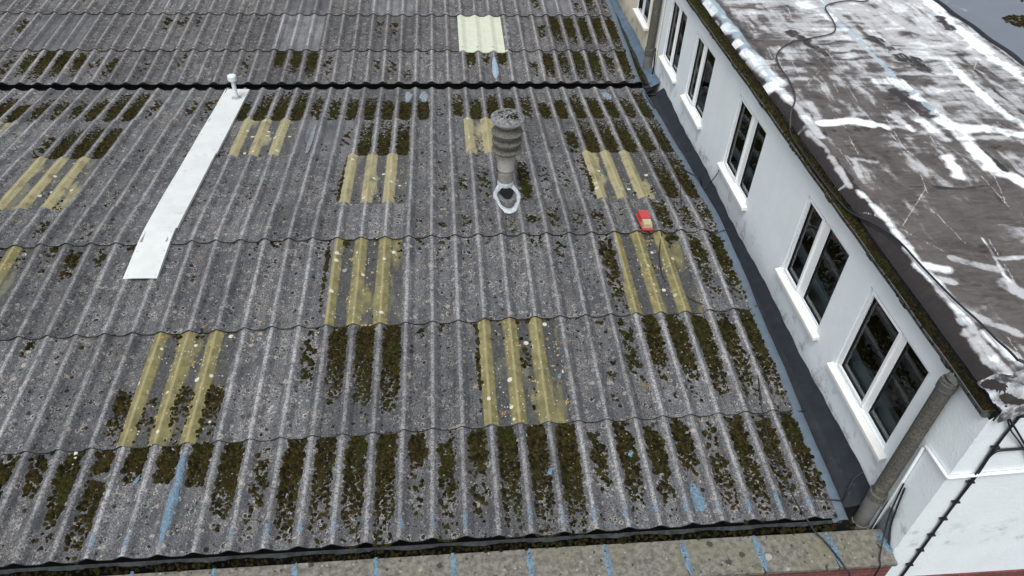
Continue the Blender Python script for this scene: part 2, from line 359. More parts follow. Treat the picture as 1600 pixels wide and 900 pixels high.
def mat_felt(name):
    m = Mat(name)
    sep = m.n('ShaderNodeSeparateColor'); m.l(m.colattr('paint'), sep.inputs[0])
    pw, pt, pd = sep.outputs[0], sep.outputs[1], sep.outputs[2]
    sx = m.noise(5, 9, .74, m.scaled(.6, 2.0, 1, .25), 1.1); sy = m.noise(6, 8, .72, m.scaled(2.2, .42, 1, -.2), .8); fi = m.noise(70, 5, .8); big = m.noise(1.3, 5, .65)
    base = m.mix(m.ramp(sx, .34, .66), (.040, .034, .032), (.105, .094, .088))
    base = m.mix(m.ramp(m.noise(2.2, 5, .65), .42, .66, 0, .75), base, (.098, .088, .083))
    base = m.mix(m.ramp(sy, .5, .7, 0, .35), base, (.14, .132, .128))
    base = m.mix(m.ramp(fi, .50, .75, 0, .45), base, (.15, .142, .140))
    d = m.ramp(m.math('ADD', pd, m.math('MULTIPLY', m.math('SUBTRACT', sx, .5), 1.6)), .40, .72)
    base = m.mix(m.math('MULTIPLY', d, .9), base, (.014, .011, .011))
    nz = m.math('ADD', m.math('MULTIPLY', m.math('SUBTRACT', sx, .5), 1.05), m.math('MULTIPLY', m.math('SUBTRACT', fi, .5), 1.0))
    nz = m.math('MULTIPLY', nz, .62)
    nz = m.math('ADD', nz, m.math('MULTIPLY', m.math('SUBTRACT', sy, .5), .7))
    film = m.ramp(m.math('ADD', m.math('MULTIPLY', pw, 1.3), nz), .22, .80)
    base = m.mix(m.math('MULTIPLY', film, .80), base, (.50, .515, .53))
    full = m.ramp(m.math('ADD', pw, m.math('MULTIPLY', nz, .40)), .66, .78)
    base = m.mix(m.math('MULTIPLY', full, .92), base, (.74, .79, .82))
    tape = m.ramp(m.math('ADD', pt, m.math('MULTIPLY', nz, .6)), .35, .75)
    base = m.mix(m.math('MULTIPLY', tape, .70), base, (.34, .44, .51))
    wt = m.ramp(m.math('MULTIPLY', pt, pw), .6, .8); base = m.mix(wt, base, (.82, .85, .86))
    m.col(base).rough(m.ramp(m.noise(3, 3), .3, .7, .38, .62)); m.p.inputs['Specular IOR Level'].default_value = .4
    m.bump(m.math('ADD', m.math('MULTIPLY', m.noise(2.5, 4, .5, m.scaled(1, 1, 1), 1.2), 3), m.math('MULTIPLY', fi, .2)), .02, .5)
    return m.m
M['felt'] = mat_felt('felt with brushed white paint')

# ------------------------------------------------------------------ roof geometry (pitches)
TA, TB, TC = math.tan(0.082), math.tan(0.0752), math.tan(0.09)
ZB, YB1 = 1.0007, 16.457
YR = 14.227                                  # ridge line
H = 0.165                                    # height of each roll
L3, L2, L1, B1, B2, B3, V0 = 3.96, 8.80, 13.66, 16.46, 21.28, 25.6, 29.97
RE0, R1, R2, R3, RR = 30.65, 34.6, 39.5, 44.3, 45.0
def hprof(x):
    t = np.abs(x-np.round(x)); w = 0.32
    u = np.clip(t/w, 0, 1); k = .13
    tri = 1-np.sqrt(u*u+k*k)+k*.35                       # straight flanks, small round top
    h = np.clip(tri, 0, None)**1.12/((1-k*.65)**1.12)
    return h
def base_z(y):
    y = np.asarray(y, float)
    f = y*TA; b = ZB-(y-YB1)*TB
    k = 0.04
    z = np.minimum(f, b) - 0.03*np.exp(-((y-YR)/.35)**2)
    rear = 0.03+(y-RE0)*TC
    return np.where(y < 30.3, z, np.where(y < RR, rear, 0.03+(RR-RE0)*TC-(y-RR)*TC))
def skew(x, y):
    k = np.interp(y, [0, L3, L2, L1, B1, V0], [.0035, .016, .014, .0045, .003, .0])
    return k*np.asarray(x)
def surf(x, y, lift=0.0):
    """top surface of the roof incl. rolls"""
    return float(base_z(y)+H*hprof(np.array(x))+.02+lift)
def sheet(i0, y0, y1, lowfirst, name, mat, parent, xmax=None, mode='lap'):
    """one roof sheet: three rolls wide; its exposed lower end rides over the next course"""
    x1 = min(i0+3.0, xmax) if xmax else i0+3.0
    xs = np.arange(i0-.22, x1+1e-6, .0425)
    ny = 9 if mode != 'ridge' else 22
    ys = np.linspace(y0, y1, ny)
    X, Y = np.meshgrid(xs, ys, indexing='ij')
    t = (Y-y0)/(y1-y0)
    if mode == 'ridge': lift = .048+.028*np.abs(2*t-1)
    else: lift = (.078*(1-t) if lowfirst else .078*t)
    jit = rng.uniform(-.003, .003, 4); jy = rng.uniform(-.03, .03); dx = rng.uniform(-.02, .02)
    lat = .016*(1-(X-i0)/3.4)
    Z = base_z(Y)+H*hprof(X)*(1+.0*X)+lift+lat+jit[0]+jit[1]*np.sin(Y*.9+jit[2]*500)
    Yw = Y+skew(X, Y)+jy*(1-t if lowfirst else t)
    th = .04
    mb = MB(); P = np.stack([X+dx, Yw, Z], -1); C = hprof(X)
    if name == 'rooflight': C = np.where(X > i0+2.55, 0., C)
    mb.grid(P, C, True, flip=False)
    # visible thickness at the four edges
    def skirt(row, c, rev):
        low = row-np.array([0, 0, th*1.0]); G = np.stack([row, low], 0) if rev else np.stack([low, row], 0)
        mb.grid(G, np.full(G.shape[:2], -1.), False)
    skirt(P[:, 0], 0, True); skirt(P[:, -1], 0, False); skirt(P[0], 0, False); skirt(P[-1], 0, True)
    o = mb.build(name, mat, parent)
    return o

front = thing('corrugated_roof_building', 'long low brick building under a mossy grey corrugated roof with yellowed rooflights', 'building', (-10, 0, -10))
rear = thing('corrugated_roof_building', 'second corrugated grey roof behind the dark valley gutter with one cream white panel', 'building', (-10, 31, -10))
cols = list(range(-38, 8, 3))
lights = {('b2', -14): 'light_cream', ('b2', -2): 'light_cream', ('b2', -29): 'light_cream', ('b1', -23): 'light_cream', ('b1', -8): 'light_cream', ('b1', 4): 'light_cream',
          ('r2', -23): 'light', ('r2', -8): 'light', ('r2', 4): 'light', ('r3', -14): 'light', ('r3', -2): 'light'}
rows = [('r4', 0, L3+.25, True, 'lap'), ('r3', L3, L2+.25, True, 'lap'), ('r2', L2, L1+.25, True, 'lap'), ('rg', L1, B1, True, 'ridge'),
        ('b1', B1-.25, B2, False, 'lap'), ('b2', B2-.25, B3, False, 'lap'), ('b3', B3-.25, V0, False, 'lap')]
smooths = {('b2', -11)}
for rn, y0, y1, lf, mode in rows:
    for i0 in cols:
        k = (rn, i0)
        if k in lights: sheet(i0, y0, y1, lf, 'rooflight', M[lights[k]], front, mode=mode)
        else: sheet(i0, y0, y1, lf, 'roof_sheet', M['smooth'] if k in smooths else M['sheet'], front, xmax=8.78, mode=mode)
rrows = [('r1', RE0, R1+.25), ('r2', R1, R2+.25), ('r3', R2, R3+.25)]
rsm = {('r2', -14), ('r2', -29), ('r3', -8), ('r3', -14), ('r3', 4)}
for rn, y0, y1 in rrows:
    for i0 in cols:
        k = (rn, i0)
        if k == ('r2', -2):
            o = sheet(i0, y0-.15, y1, True, 'roof_sheet', M['panel'], rear); o['label'] = 'cream white replacement sheet'
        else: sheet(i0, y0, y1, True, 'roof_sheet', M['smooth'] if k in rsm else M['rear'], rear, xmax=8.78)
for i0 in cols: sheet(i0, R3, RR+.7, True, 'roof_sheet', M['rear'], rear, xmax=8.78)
g = MB(); xs = np.array([-38.2, 8.8]); ys = np.linspace(RR+.6, 59, 3); X, Y = np.meshgrid(xs, ys, indexing='ij'); g.grid(np.stack([X, Y, base_z(Y)+.1], -1)); g.build('roof_slope', M['rear'], rear)

# walls below the roofs, valley gutter, eaves gutter
MB().box((-38, -1.28, -10), (10.3, -.30, -.52)).build('wall', M['brick'], front)
MB().box((-38, 29.0, -10), (8.6, 30.2, -1.0)).build('wall', M['brick'], front)
MB().box((-38.2, -.30, -10), (-37.9, 29, -.25)).build('wall', M['brick'], front)
MB().box((-38, 30.35, -10), (8.6, 31.0, -1.0)).build('wall', M['brick'], rear)
MB().box((-38.2, 31.0, -10), (-37.9, 58, -.2)).build('wall', M['brick'], rear)
def trough_profile(pts, x0, x1, name, mat, parent, axis='x', n=30, amp=.02):
    t = np.linspace(x0, x1, n); P = []
    for a in t:
        P.append([((a, p[0], p[1]+rng.uniform(-amp, amp)) if axis == 'x' else (p[0]+rng.uniform(-amp, amp), a, p[1]+rng.uniform(-amp, amp))) for p in pts])
    return MB().grid(np.array(P)).build(name, mat, parent)
trough_profile([(29.55, -.12), (29.75, -.9), (30.9, -.9), (31.1, -.12)][::-1], -38, 9.9, 'valley_gutter', M['black'], front)
trough_profile([(-.22, -.48), (-.16, -1.1), (.55, -1.1), (.62, -.3)][::-1], -38, 10.34, 'eaves_gutter', M['black'], front)
# dark gutter liner edge showing just below the sheet ends
P = []
for a in np.linspace(-38, 9.0, 300): 
    s_ = .02*math.sin(a*3.1)+rng.uniform(-.012, .012); P.append([(a, -.03+skew(a, 0), -.02+s_*.3), (a, -.055+skew(a, 0)+s_, -.20+s_), (a, .1+skew(a, 0), -.26)])
MB().grid(np.array(P)[:, ::-1], smooth=False).build('eaves_filler', mat_simple('charcoal gutter liner', (.06, .068, .075), .6, .5, 18, .003, .3, dirt=((.02, .022, .02), 14, .5, .8)), front)

# coping stones, each a slab with a blue sealed joint on its right
xj = [-8.12-2.35*k for k in range(13, 0, -1)]+[-8.12, -5.75, -3.42, -1.09, 1.26, 3.71, 6.06, 8.44, 10.33]
def yb(x): return -.20-.009*max(0, -x)*.6
def yf(x): return -1.40
for a, b in zip(xj[:-1], xj[1:]):
    dz = rng.uniform(-.012, .012); z1 = -.34+dz; z0 = -.52+dz
    m_ = MB(); x0, x1 = a+.03, b-.03
    m_.add([(x0, yf(a), z0), (x1, yf(b), z0), (x1, yb(b), z0), (x0, yb(a), z0), (x0, yf(a), z1-.03), (x1, yf(b), z1-.03), (x1, yb(b), z1), (x0, yb(a), z1)],
           [(0,3,2,1),(4,5,6,7),(0,1,5,4),(1,2,6,5),(2,3,7,6),(3,0,4,7)])
    m_.build('coping_stone', M['coping'], front, bevel=.006)
def ragged_strip(pts, w, name, mat, parent, zf, lab=None, seg=14, ry=.25, off=.012, pool=None):
    """brushed sealant: a thin raised ribbon with ragged sides lying on the surface zf(x,y)"""
    pts = [vec(p) for p in pts]; T = np.linspace(0, 1, seg); L = [0]
    for a, b in zip(pts[:-1], pts[1:]): L.append(L[-1]+np.linalg.norm(b-a))
    L = np.array(L)/L[-1]; W = w if hasattr(w, '__len__') else [w]*len(pts); P = []
    for t in T:
        c = vec([np.interp(t, L, [p[k] for p in pts]) for k in (0, 1)]); wt = np.interp(t, L, W)
        d = vec([np.interp(min(t+.05, 1), L, [p[k] for p in pts])-np.interp(max(t-.05, 0), L, [p[k] for p in pts]) for k in (0, 1)]); d /= np.linalg.norm(d)+1e-9
        nrm = vec([-d[1], d[0]]); e = min(1, math.sin(math.pi*min(max(t, .04), .96))**.35); l = wt*e*(1+rng.uniform(-ry, ry)); r_ = wt*e*(1+rng.uniform(-ry, ry)); row = []
        for s_ in np.linspace(-1, 1, 7):
            q = c+nrm*(l if s_ < 0 else r_)*s_; row.append((q[0], q[1], zf(q[0], q[1])+off*(1-.75*s_**4)))
        P.append(row)
    o = MB().grid(np.array(P)).build(name, mat, parent)
    if lab: o['label'] = lab
    return o
cop = lambda x, y: -.345+ .03*(y+.2)/1.2*1.0
for xx in xj[1:-1]:
    ragged_strip([(xx, -.2, 0), (xx+.02, -.8, 0), (xx+.05, -1.38, 0)], [.10, .12, .10], 'joint_sealant', M['blue'], front, cop, ry=.3, off=.02)
ragged_strip([(10.12, -.3, 0), (10.2, -.75, 0), (10.3, -1.1, 0)], [.16, .14, .05], 'joint_sealant', M['blue'], front, cop, off=.02)
# blue sealant on the roof
for i in list(range(-14, 9)):
    if i in (-12, -11, -9): pass
    if rng.rand() < .82:
        w_ = rng.uniform(.07, .13); y_ = rng.uniform(.42, .62); hl = rng.uniform(.16, .34)
        if i == -12: continue
        ragged_strip([(i+rng.uniform(-.04, .04), y_-hl, 0), (i, y_+hl, 0)], [w_, w_*.8], 'sealant_patch', M['blue_worn'], front, lambda x, y: surf(x, y, .06), off=.012)
ragged_strip([(-12, .1, 0), (-12.02, 1.2, 0), (-11.97, 2.4, 0), (-12, 3.3, 0)], [.10, .15, .13, .17], 'sealant_patch', M['blue'], front, lambda x, y: surf(x, y, .05), seg=30, off=.012)
ragged_strip([(4.42, .06, 0), (4.44, .8, 0), (4.42, 1.45, 0)], [.33, .25, .15], 'sealant_patch', M['blue'], front, lambda x, y: surf(x, y, .05), seg=20, ry=.12, off=.012)
PB = M['pale_worn']
ragged_strip([(-5.45, 29.6, 0), (-5.4, 28.9, 0), (-5.45, 27.9, 0)], [.2, .2, .12], 'sealant_patch', PB, front, lambda x, y: surf(x, y, .055), off=.012)
ragged_strip([(-4.5, 29.6, 0), (-4.5, 29.0, 0), (-4.45, 28.1, 0)], [.24, .26, .18], 'sealant_patch', PB, front, lambda x, y: surf(x, y, .055), off=.012)
ragged_strip([(-10.33, 25.1, 0), (-10.33, 23.2, 0), (-10.35, 21.6, 0)], [.08, .12, .16], 'sealant_patch', M['lead'], front, lambda x, y: surf(x, y, .055), seg=24, off=.012)
ragged_strip([(6.5, 29.4, 0), (6.6, 28.9, 0), (6.7, 28.3, 0)], [.25, .3, .1], 'sealant_patch', PB, front, lambda x, y: surf(x, y, .055), off=.012)
ragged_strip([(-15.5, 3.8, 0), (-15.45, 3.2, 0)], [.06, .04], 'sealant_patch', M['panel'], front, lambda x, y: surf(x, y, .055), off=.012)
for (x_, y_) in ((-13.35, 2.45), (2.55, 2.55), (-.25, 2.0), (.55, 5.9)):
    ragged_strip([(x_, y_, 0), (x_+.12, y_+.22, 0)], [.09, .06], 'sealant_patch', M['blue'], front, lambda x, y: surf(x, y, .07), seg=6, off=.02)
ragged_strip([(0, 30.75, 0), (0, 32.2, 0), (0, 33.6, 0)], [.2, .19, .17], 'sealant_patch', mat_simple('grey blue paint', (.26, .36, .44), .5, .15, 12, .002, .4), rear, lambda x, y: surf(x, y, .045), seg=24, ry=.1, off=.012)
for y_ in (35.2, 36.1, 37.0, 37.9):
    ragged_strip([(1.15+rng.uniform(-.1, .1), y_, 0), (1.2, y_+.5, 0)], [.10, .07], 'sealant_patch', PB, rear, lambda x, y: surf(x, y, .05), seg=6, ry=.5, off=.015)
# fixings along the laps
def fixings(yy, idx, parent, dz=.03):
    for i in idx:
        z = surf(i, yy, dz); MB().lathe((i+.0, yy, z), [(.05, 0), (.045, .02), (.02, .035)], 8).build('roof_bolt', M['black'], parent)
fixings(R1+.28, range(-30, 9), rear, .05); fixings(R2+.28, range(-30, 9), rear, .05)

# ------------------------------------------------------------------ verge flashing, trough and upstand
def verge(y0, y1, parent, dark, upmat, n=90):
    ys = np.linspace(y0, y1, n); roll = []; tr = []; up = []; edge = []
    for y in ys:
        zr = float(base_z(y)); rz = max(zr, -.05); wob = .02*math.sin(y*1.3)+rng.uniform(-.01, .01)
        zf = -.22+.22*min(1, zr/1.17)
        r = []
        for a in np.linspace(-1, 1, 9): r.append((8.93+.22*a+wob, y, zr+.02+.14*math.sqrt(max(0, 1-a*a))+(0 if a < .9 else 0)))
        r.insert(0, (8.62, y, zr+.02))
        roll.append(r)
        tr.append([(9.15+wob, y, zr+.02), (9.19+wob, y, zf-.02), (9.5, y, zf-.06+rng.uniform(-.015, .015)), (9.78+.03*math.sin(y*2), y, zf+.03)])
        jag = .13+.06*math.sin(y*.7)+.03*math.sin(y*4.1)+rng.uniform(-.02, .02)
        up.append([(9.78+.03*math.sin(y*2), y, zf+.03), (9.86, y, zf+.06), (10.05+rng.uniform(-.02, .02), y, zf+.10+.2*(jag-zf)), (10.30, y, jag-.12*(jag-zf)), (10.335, y, jag)])
    MB().grid(np.array(roll), flip=True).build('verge_flashing', M['flash'], parent)
    k0 = int(np.searchsorted(ys, .55)); tr = tr[k0:]; up = up[k0:]
    MB().grid(np.array(tr), flip=True).build('side_gutter', M['trough'], parent)
    MB().grid(np.array(up), flip=True).build('gutter_upstand', upmat, parent)
verge(-.1, 29.9, front, None, M['bitumen']); verge(30.7, 46, rear, None, M['flash_dark'])

# ------------------------------------------------------------------ moss (stuff): cushions heaped in the pans
MOSS = dict(front=[(-17, 2.0, 3.9, 0.6), (-16, 1.0, 3.85, 0.7), (-16, 0.3, 1.5, 0.4), (-15, 0.1, 2.8, 0.8), (-15, 3.0, 3.9, 0.7), (-14, 2.7, 3.95, 0.95), (-13, 2.6, 3.95, 0.95), (-12, 2.4, 3.95, 0.95), (-11, 1.2, 3.95, 0.92), (-11, 0.3, 1.3, 0.35), (-10, 0.3, 3.9, 0.35), (-9, 0.15, 3.9, 0.9), (-8, 0.1, 3.9, 0.93), (-7, 0.05, 3.95, 0.98), (-6, 0.05, 3.95, 0.98), (-5, 2.6, 3.9, 0.85), (-5, 0.2, 2.6, 0.4), (-4, 0.2, 3.9, 0.5), (-4, 0.1, 0.9, 0.85), (-3, 2.3, 3.9, 0.85), (-3, 0.2, 2.3, 0.5), (-2, 0.05, 3.95, 1.0), (-1, 0.05, 3.95, 1.0), (0, 0.05, 3.95, 1.0), (1, 1.2, 3.6, 0.6), (1, 0.1, 0.6, 0.6), (2, 0.3, 3.9, 0.72), (3, 0.4, 3.9, 0.6), (4, 1.7, 3.9, 0.78), (5, 0.05, 2.4, 0.8), (5, 2.4, 3.9, 0.35), (6, 0.1, 3.9, 0.7), (7, 0.1, 3.9, 0.72), (-18, 0.2, 3.9, 0.6), (-20, 0, 3.9, 0.7), (-22, 1, 3.9, 0.6), (-15, 3.96, 6.2, 0.85), (-14, 3.96, 6.0, 0.85), (-13, 3.96, 6.3, 0.9), (-12, 3.96, 6.3, 0.95), (-9, 6, 8.7, 0.35), (-8, 5.3, 8.78, 0.95), (-7, 5.2, 8.78, 1.0), (-6, 4.9, 8.78, 0.95), (-8, 4.2, 5.3, 0.3), (-7, 4.1, 5.2, 0.3), (-10, 4, 5, 0.3), (4, 5.6, 8.75, 0.75), (5, 5.5, 8.75, 0.8), (6, 4.8, 8.75, 0.78), (3, 5.5, 8.6, 0.4), (2, 4, 7, 0.15), (7, 4.2, 8.7, 0.75), (-16, 3.96, 5, 0.4), (-5, 8, 8.7, 0.3), (5, 4, 5.5, 0.35), (4, 4, 5.5, 0.3), (-1, 4, 8, 0.12), (-17, 8.1, 8.75, 0.4), (-19, 8, 8.7, 0.5), (-19, 11.6, 13.6, 0.5), (-18, 12.2, 13.6, 0.45), (3, 9, 13.4, 0.45), (7, 9, 13.5, 0.55), (6, 12.9, 13.6, 0.5), (-20, 12, 13.6, 0.3), (1, 11.5, 13.5, 0.2), (-7, 9, 10, 0.15), (-5, 13.8, 15.4, 0.25), (-4, 13.8, 15.6, 0.3), (-3, 13.8, 15.8, 0.35), (-2, 13.8, 15.5, 0.45), (-1, 13.8, 15.3, 0.45), (0, 13.8, 15.6, 0.45), (1, 13.8, 16, 0.55), (2, 13.8, 16, 0.3), (3, 13.8, 16.2, 0.4), (5, 13.7, 14.3, 0.8), (6, 13.7, 16.3, 0.8), (7, 13.7, 16.4, 0.8), (-19, 13.8, 15, 0.5), (-18, 13.8, 15, 0.35), (-24, 14, 15.6, 0.6), (-21, 14, 16, 0.3), (4, 15, 16.2, 0.4), (-3, 17, 20, 0.2), (-2, 16.6, 20.5, 0.3), (0, 16.6, 20.9, 0.55), (-4, 17, 21, 0.15), (2, 17, 20, 0.15), (7, 16.5, 21.2, 0.8), (1, 17, 21, 0.2), (-1, 16.5, 16.9, 0.5), (-26, 18, 21, 0.3), (-24, 16.6, 17.6, 0.5), (3, 19.5, 21.2, 0.35), (-8, 21.3, 25.5, 0.95), (-7, 21.3, 25.5, 0.97), (-6, 21.3, 25.5, 0.95), (4, 21.35, 25.5, 0.97), (5, 21.35, 25.5, 1.0), (6, 21.35, 25.5, 0.97), (3, 21.6, 24, 0.6), (7, 21.35, 25.5, 0.85), (-23, 21.4, 24.6, 0.95), (-22, 21.4, 24.9, 0.95), (-21, 21.4, 24.8, 0.9), (-24, 21.4, 24, 0.4), (-9, 22, 25, 0.2), (-29, 21.4, 24, 0.6), (0, 22, 25, 0.1), (-5, 21.5, 23, 0.2), (-29, 26, 29, 0.7), (-28, 25.7, 28.8, 0.95), (-27, 25.7, 28, 0.9), (-26, 25.8, 28.8, 0.6), (-25, 26, 28.5, 0.55), (-24, 26, 28.5, 0.45), (-23, 25.8, 28.7, 0.75), (-22, 25.8, 29.4, 0.85), (-21, 25.8, 29.5, 0.85), (-20, 26, 29, 0.35), (-18, 26, 29, 0.25), (-17, 26, 29, 0.3), (-15, 25.7, 28.3, 0.6), (-14, 25.7, 29.6, 1.0), (-13, 25.7, 29.7, 1.0), (-12, 25.7, 29.6, 1.0), (-11, 25.7, 29, 0.5), (-10, 25.8, 28.8, 0.6), (-9, 25.7, 28.6, 0.7), (-8, 25.7, 28.6, 0.97), (-7, 25.7, 28.3, 0.9), (-6, 25.7, 28.2, 0.97), (-5, 25.7, 28.2, 0.95), (-4, 26, 28, 0.2), (-3, 25.7, 29.5, 0.5), (-2, 25.7, 28.4, 0.95), (-1, 25.7, 29, 0.97), (0, 25.7, 28.7, 0.97), (1, 25.7, 29, 0.6), (2, 25.7, 28, 0.75), (3, 25.7, 28.3, 0.9), (4, 25.7, 29.2, 0.85), (5, 25.7, 28.8, 0.92), (6, 25.8, 28.3, 0.8), (7, 25.7, 28.7, 0.7), (7.98, 0.1, 4, 0.75), (7.98, 4, 8.8, 0.7), (7.98, 8.8, 13.6, 0.6), (7.98, 13.7, 16.4, 0.7), (7.98, 16.4, 21, 0.85), (7.98, 21, 25.5, 0.9), (7.98, 25.5, 29.7, 0.9)],
 rear=[(-30, 31, 34, 0.3), (-29, 31.2, 34.4, 0.6), (-28, 31, 34.5, 0.9), (-27, 31.6, 34.5, 0.9), (-26, 31, 34.5, 0.6), (-25, 31.4, 34, 0.3), (-24, 31, 34, 0.45), (-22, 31, 34, 0.2), (-20, 32, 34.4, 0.3), (-14, 32.6, 34.5, 0.9), (-13, 32, 34.5, 0.8), (-12, 31.6, 34.5, 0.85), (-11, 31, 34, 0.4), (-16, 31, 34, 0.2), (-8, 31, 34, 0.3), (-7, 31.2, 34, 0.35), (-6, 31, 32.2, 0.7), (-5, 33, 34.4, 0.25), (-2, 32.4, 34.5, 0.7), (-1, 32.8, 34.4, 0.4), (0, 33, 34.4, 0.8), (2, 31, 34, 0.3), (3, 31.4, 34.4, 0.85), (4, 31.1, 34.5, 0.6), (5, 31.2, 34.5, 0.85), (6, 31, 34.5, 0.95), (7, 31.4, 34.4, 0.55), (-22, 37.5, 39.2, 0.5), (-21, 37.5, 39.2, 0.4), (-20, 37.4, 39.2, 0.4), (3, 36, 38.6, 0.4), (4, 35.6, 39.4, 0.9), (5, 35.6, 39.3, 0.85), (6, 35.4, 39.3, 0.75), (7, 34.9, 39.3, 0.95), (7, 39.6, 44, 0.7), (6, 39.6, 43, 0.4), (-8, 36, 39, 0.25), (-7, 35.5, 39, 0.3), (3, 40, 43, 0.3), (-31, 36, 39, 0.4), (-33, 31, 39, 0.5), (7.98, 31, 39, 0.9)])
_L = np.random.RandomState(11).rand(256, 256)
def vnoise(x, y, ph=0):
    x = np.asarray(x)+ph*17.3; y = np.asarray(y)+ph*9.1; xi = np.floor(x).astype(int); yi = np.floor(y).astype(int); fx = x-xi; fy = y-yi
    fx = fx*fx*(3-2*fx); fy = fy*fy*(3-2*fy); g_ = lambda a, b: _L[a % 256, b % 256]
    return (g_(xi, yi)*(1-fx)+g_(xi+1, yi)*fx)*(1-fy)+(g_(xi, yi+1)*(1-fx)+g_(xi+1, yi+1)*fx)*fy
def vf(x, y, ph=0, oc=6, g=.58):
    v = 0; a = 1; t = 0
    for k in range(oc): v = v+a*vnoise(x*2**k, y*2**k, ph+k*3); t += a; a *= g
    return v/t
def in_noise(x, y, s, ph=0):
    return (np.sin(x*s+1.3*np.sin(y*s*.7+ph)+ph)*np.sin(y*s*1.1+1.7*np.sin(x*s*.6+ph*2))+np.sin(x*s*2.3+y*s*1.9+ph*3)*.6)/1.6
clx = []
def moss_strip(i, ya, yb_, den, x0=None, x1=None, zf=None, sp=.066, sc=1.0):
    x0 = i+.20 if x0 is None else x0; x1 = i+.80 if x1 is None else x1
    den = min(1.0, den+(.02 if i >= 1 else .0)); nx = int((x1-x0)/sp)+1; ny = int((yb_-ya)/sp)+1
    X, Y = np.meshgrid(np.linspace(x0, x1, nx), np.linspace(ya, yb_, ny)); X = X.ravel()+rng.uniform(-.5, .5, X.size)*sp; Y = Y.ravel()+rng.uniform(-.5, .5, Y.size)*sp
    ex = np.minimum(X-x0, x1-X)/(x1-x0)*2; jx = in_noise(X*3, Y*0+i, 2.1, i)*.45+in_noise(X*9, Y*2, 1.3, i+2)*.25; ey = np.minimum(Y-ya-(.25+jx)*(yb_-ya > 1.2)*(1 if i*7 % 3 else .3), yb_-Y)/.5
    n = in_noise(X, Y, 5.3, i*.7)*.55+in_noise(X, Y, 13, i)*.45
    p = den*1.55-.55 + n*(1.25-den*.55) - 1.1*np.clip(1-ey*.7, 0, 1)*(.3+rng.rand(X.size)*.7) - 1.3*np.clip(.42-ex, 0, 1)*(.6+.8*rng.rand(X.size)) + rng.uniform(-.12, .12, X.size)
    keep = p > 0.0
    for x, y in zip(X[keep], Y[keep]):
        z = float(base_z(y)+H*hprof(np.array(x)))+.015 if zf is None else zf(x, y)
        clx.append((x, y+(float(skew(x, y)) if zf is None else 0), z, sc*rng.choice([rng.uniform(.04, .075), rng.uniform(.07, .11)]), rng.uniform(.6, 1.15), rng.rand()))
def build_moss(name, lab):
    """every cushion is a small faceted dome with its own size, height and tone"""
    K = np.array(clx); n = len(K); clx.clear()
    ring = 6; V = np.zeros((n, 2*ring+1, 3)); ph = rng.rand(n)*6.28
    for k in range(ring):
        a = ph+2*math.pi*k/ring; rj = K[:, 3]*rng.uniform(.75, 1.25, n)
        V[:, k] = np.stack([K[:, 0]+rj*1.1*np.cos(a), K[:, 1]+rj*1.1*np.sin(a), K[:, 2]-.03], -1)
        V[:, ring+k] = np.stack([K[:, 0]+rj*.72*np.cos(a+.4), K[:, 1]+rj*.72*np.sin(a+.4), K[:, 2]+K[:, 3]*K[:, 4]*.62*rng.uniform(.8, 1.2, n)], -1)
    V[:, -1] = np.stack([K[:, 0], K[:, 1], K[:, 2]+K[:, 3]*K[:, 4]*.85], -1)
    F = []
    for k in range(ring):
        k2 = (k+1) % ring
        F += [(k, k2, ring+k2), (k, ring+k2, ring+k), (ring+k, ring+k2, 2*ring)]
    F = np.array(F); A = (np.arange(n)[:, None, None]*(2*ring+1)+F[None]).reshape(-1, 3)
    P = V.reshape(-1, 3)*S; base = np.array([P[:, 0].mean(), P[:, 1].mean(), P[:, 2].min()]); P = P-base
    me = bpy.data.meshes.new(name); me.vertices.add(len(P)); me.vertices.foreach_set('co', P.ravel().astype('f'))
    me.loops.add(A.size); me.loops.foreach_set('vertex_index', A.ravel().astype('i')); me.polygons.add(len(A)); me.polygons.foreach_set('loop_start', (np.arange(len(A))*3).astype('i')); me.polygons.foreach_set('loop_total', np.full(len(A), 3, 'i'))
    at = me.attributes.new('crest', 'FLOAT', 'POINT'); at.data.foreach_set('value', np.repeat(K[:, 5], 2*ring+1).astype('f'))
    me.polygons.foreach_set('use_smooth', np.ones(len(A), bool)); me.update(); me.validate()
    me.materials.append(M['moss']); o = bpy.data.objects.new(name, me); o.location = base; COL.objects.link(o)
    tag(o, lab, 'moss', kind='stuff'); print(name, n); return o
for i, ya, yb_, den in MOSS['front']: moss_strip(i, ya, yb_, den)
# thin seams of moss along the laps and beside the rooflights
for yy, lo in ((L3, -.35), (L2, -.3), (L1, -.3)):
    for i in range(-24, 9): 
        if rng.rand() < .45: moss_strip(i, yy+lo, yy-.02, rng.uniform(.3, .6))
for y0, y1, xx in ((L2+.2, L1, 3.72), (L3+.2, L2, -2.28), (B1, B2, 3.74), (B1+.1, B2, -8.27), (L2, L1, -8.3)):
    moss_strip(0, y0, y1, .55, x0=xx-.08, x1=xx+.06)
for _ in range(9000):                                               # single tufts dotted over the pans
    x = rng.uniform(-32, 8.7); y = rng.uniform(.1, 29.6); x = round(x-.5)+.5+rng.uniform(-.26, .26)
    if in_noise(np.array(x), np.array(y), .9, 3)+.5*in_noise(np.array(x), np.array(y), 3.1, 1) < rng.uniform(-.3, .7): continue
    for q in range(rng.randint(1, 4)): clx.append((x+rng.uniform(-.06, .06), y+rng.uniform(-.06, .06), float(base_z(y)+H*hprof(np.array(x)))+.02, rng.uniform(.03, .06), rng.uniform(.5, .9), rng.rand()*.35))
for _ in range(900):
    x = rng.uniform(-30, 9.5); clx.append((x, rng.uniform(-.2, .02)+float(skew(x, 0)), rng.uniform(-.36, -.24), rng.uniform(.03, .07), .7, rng.rand()*.5))
moss_front = build_moss('roof_moss', 'brown green moss cushions filling the channels of the nearer corrugated roof')
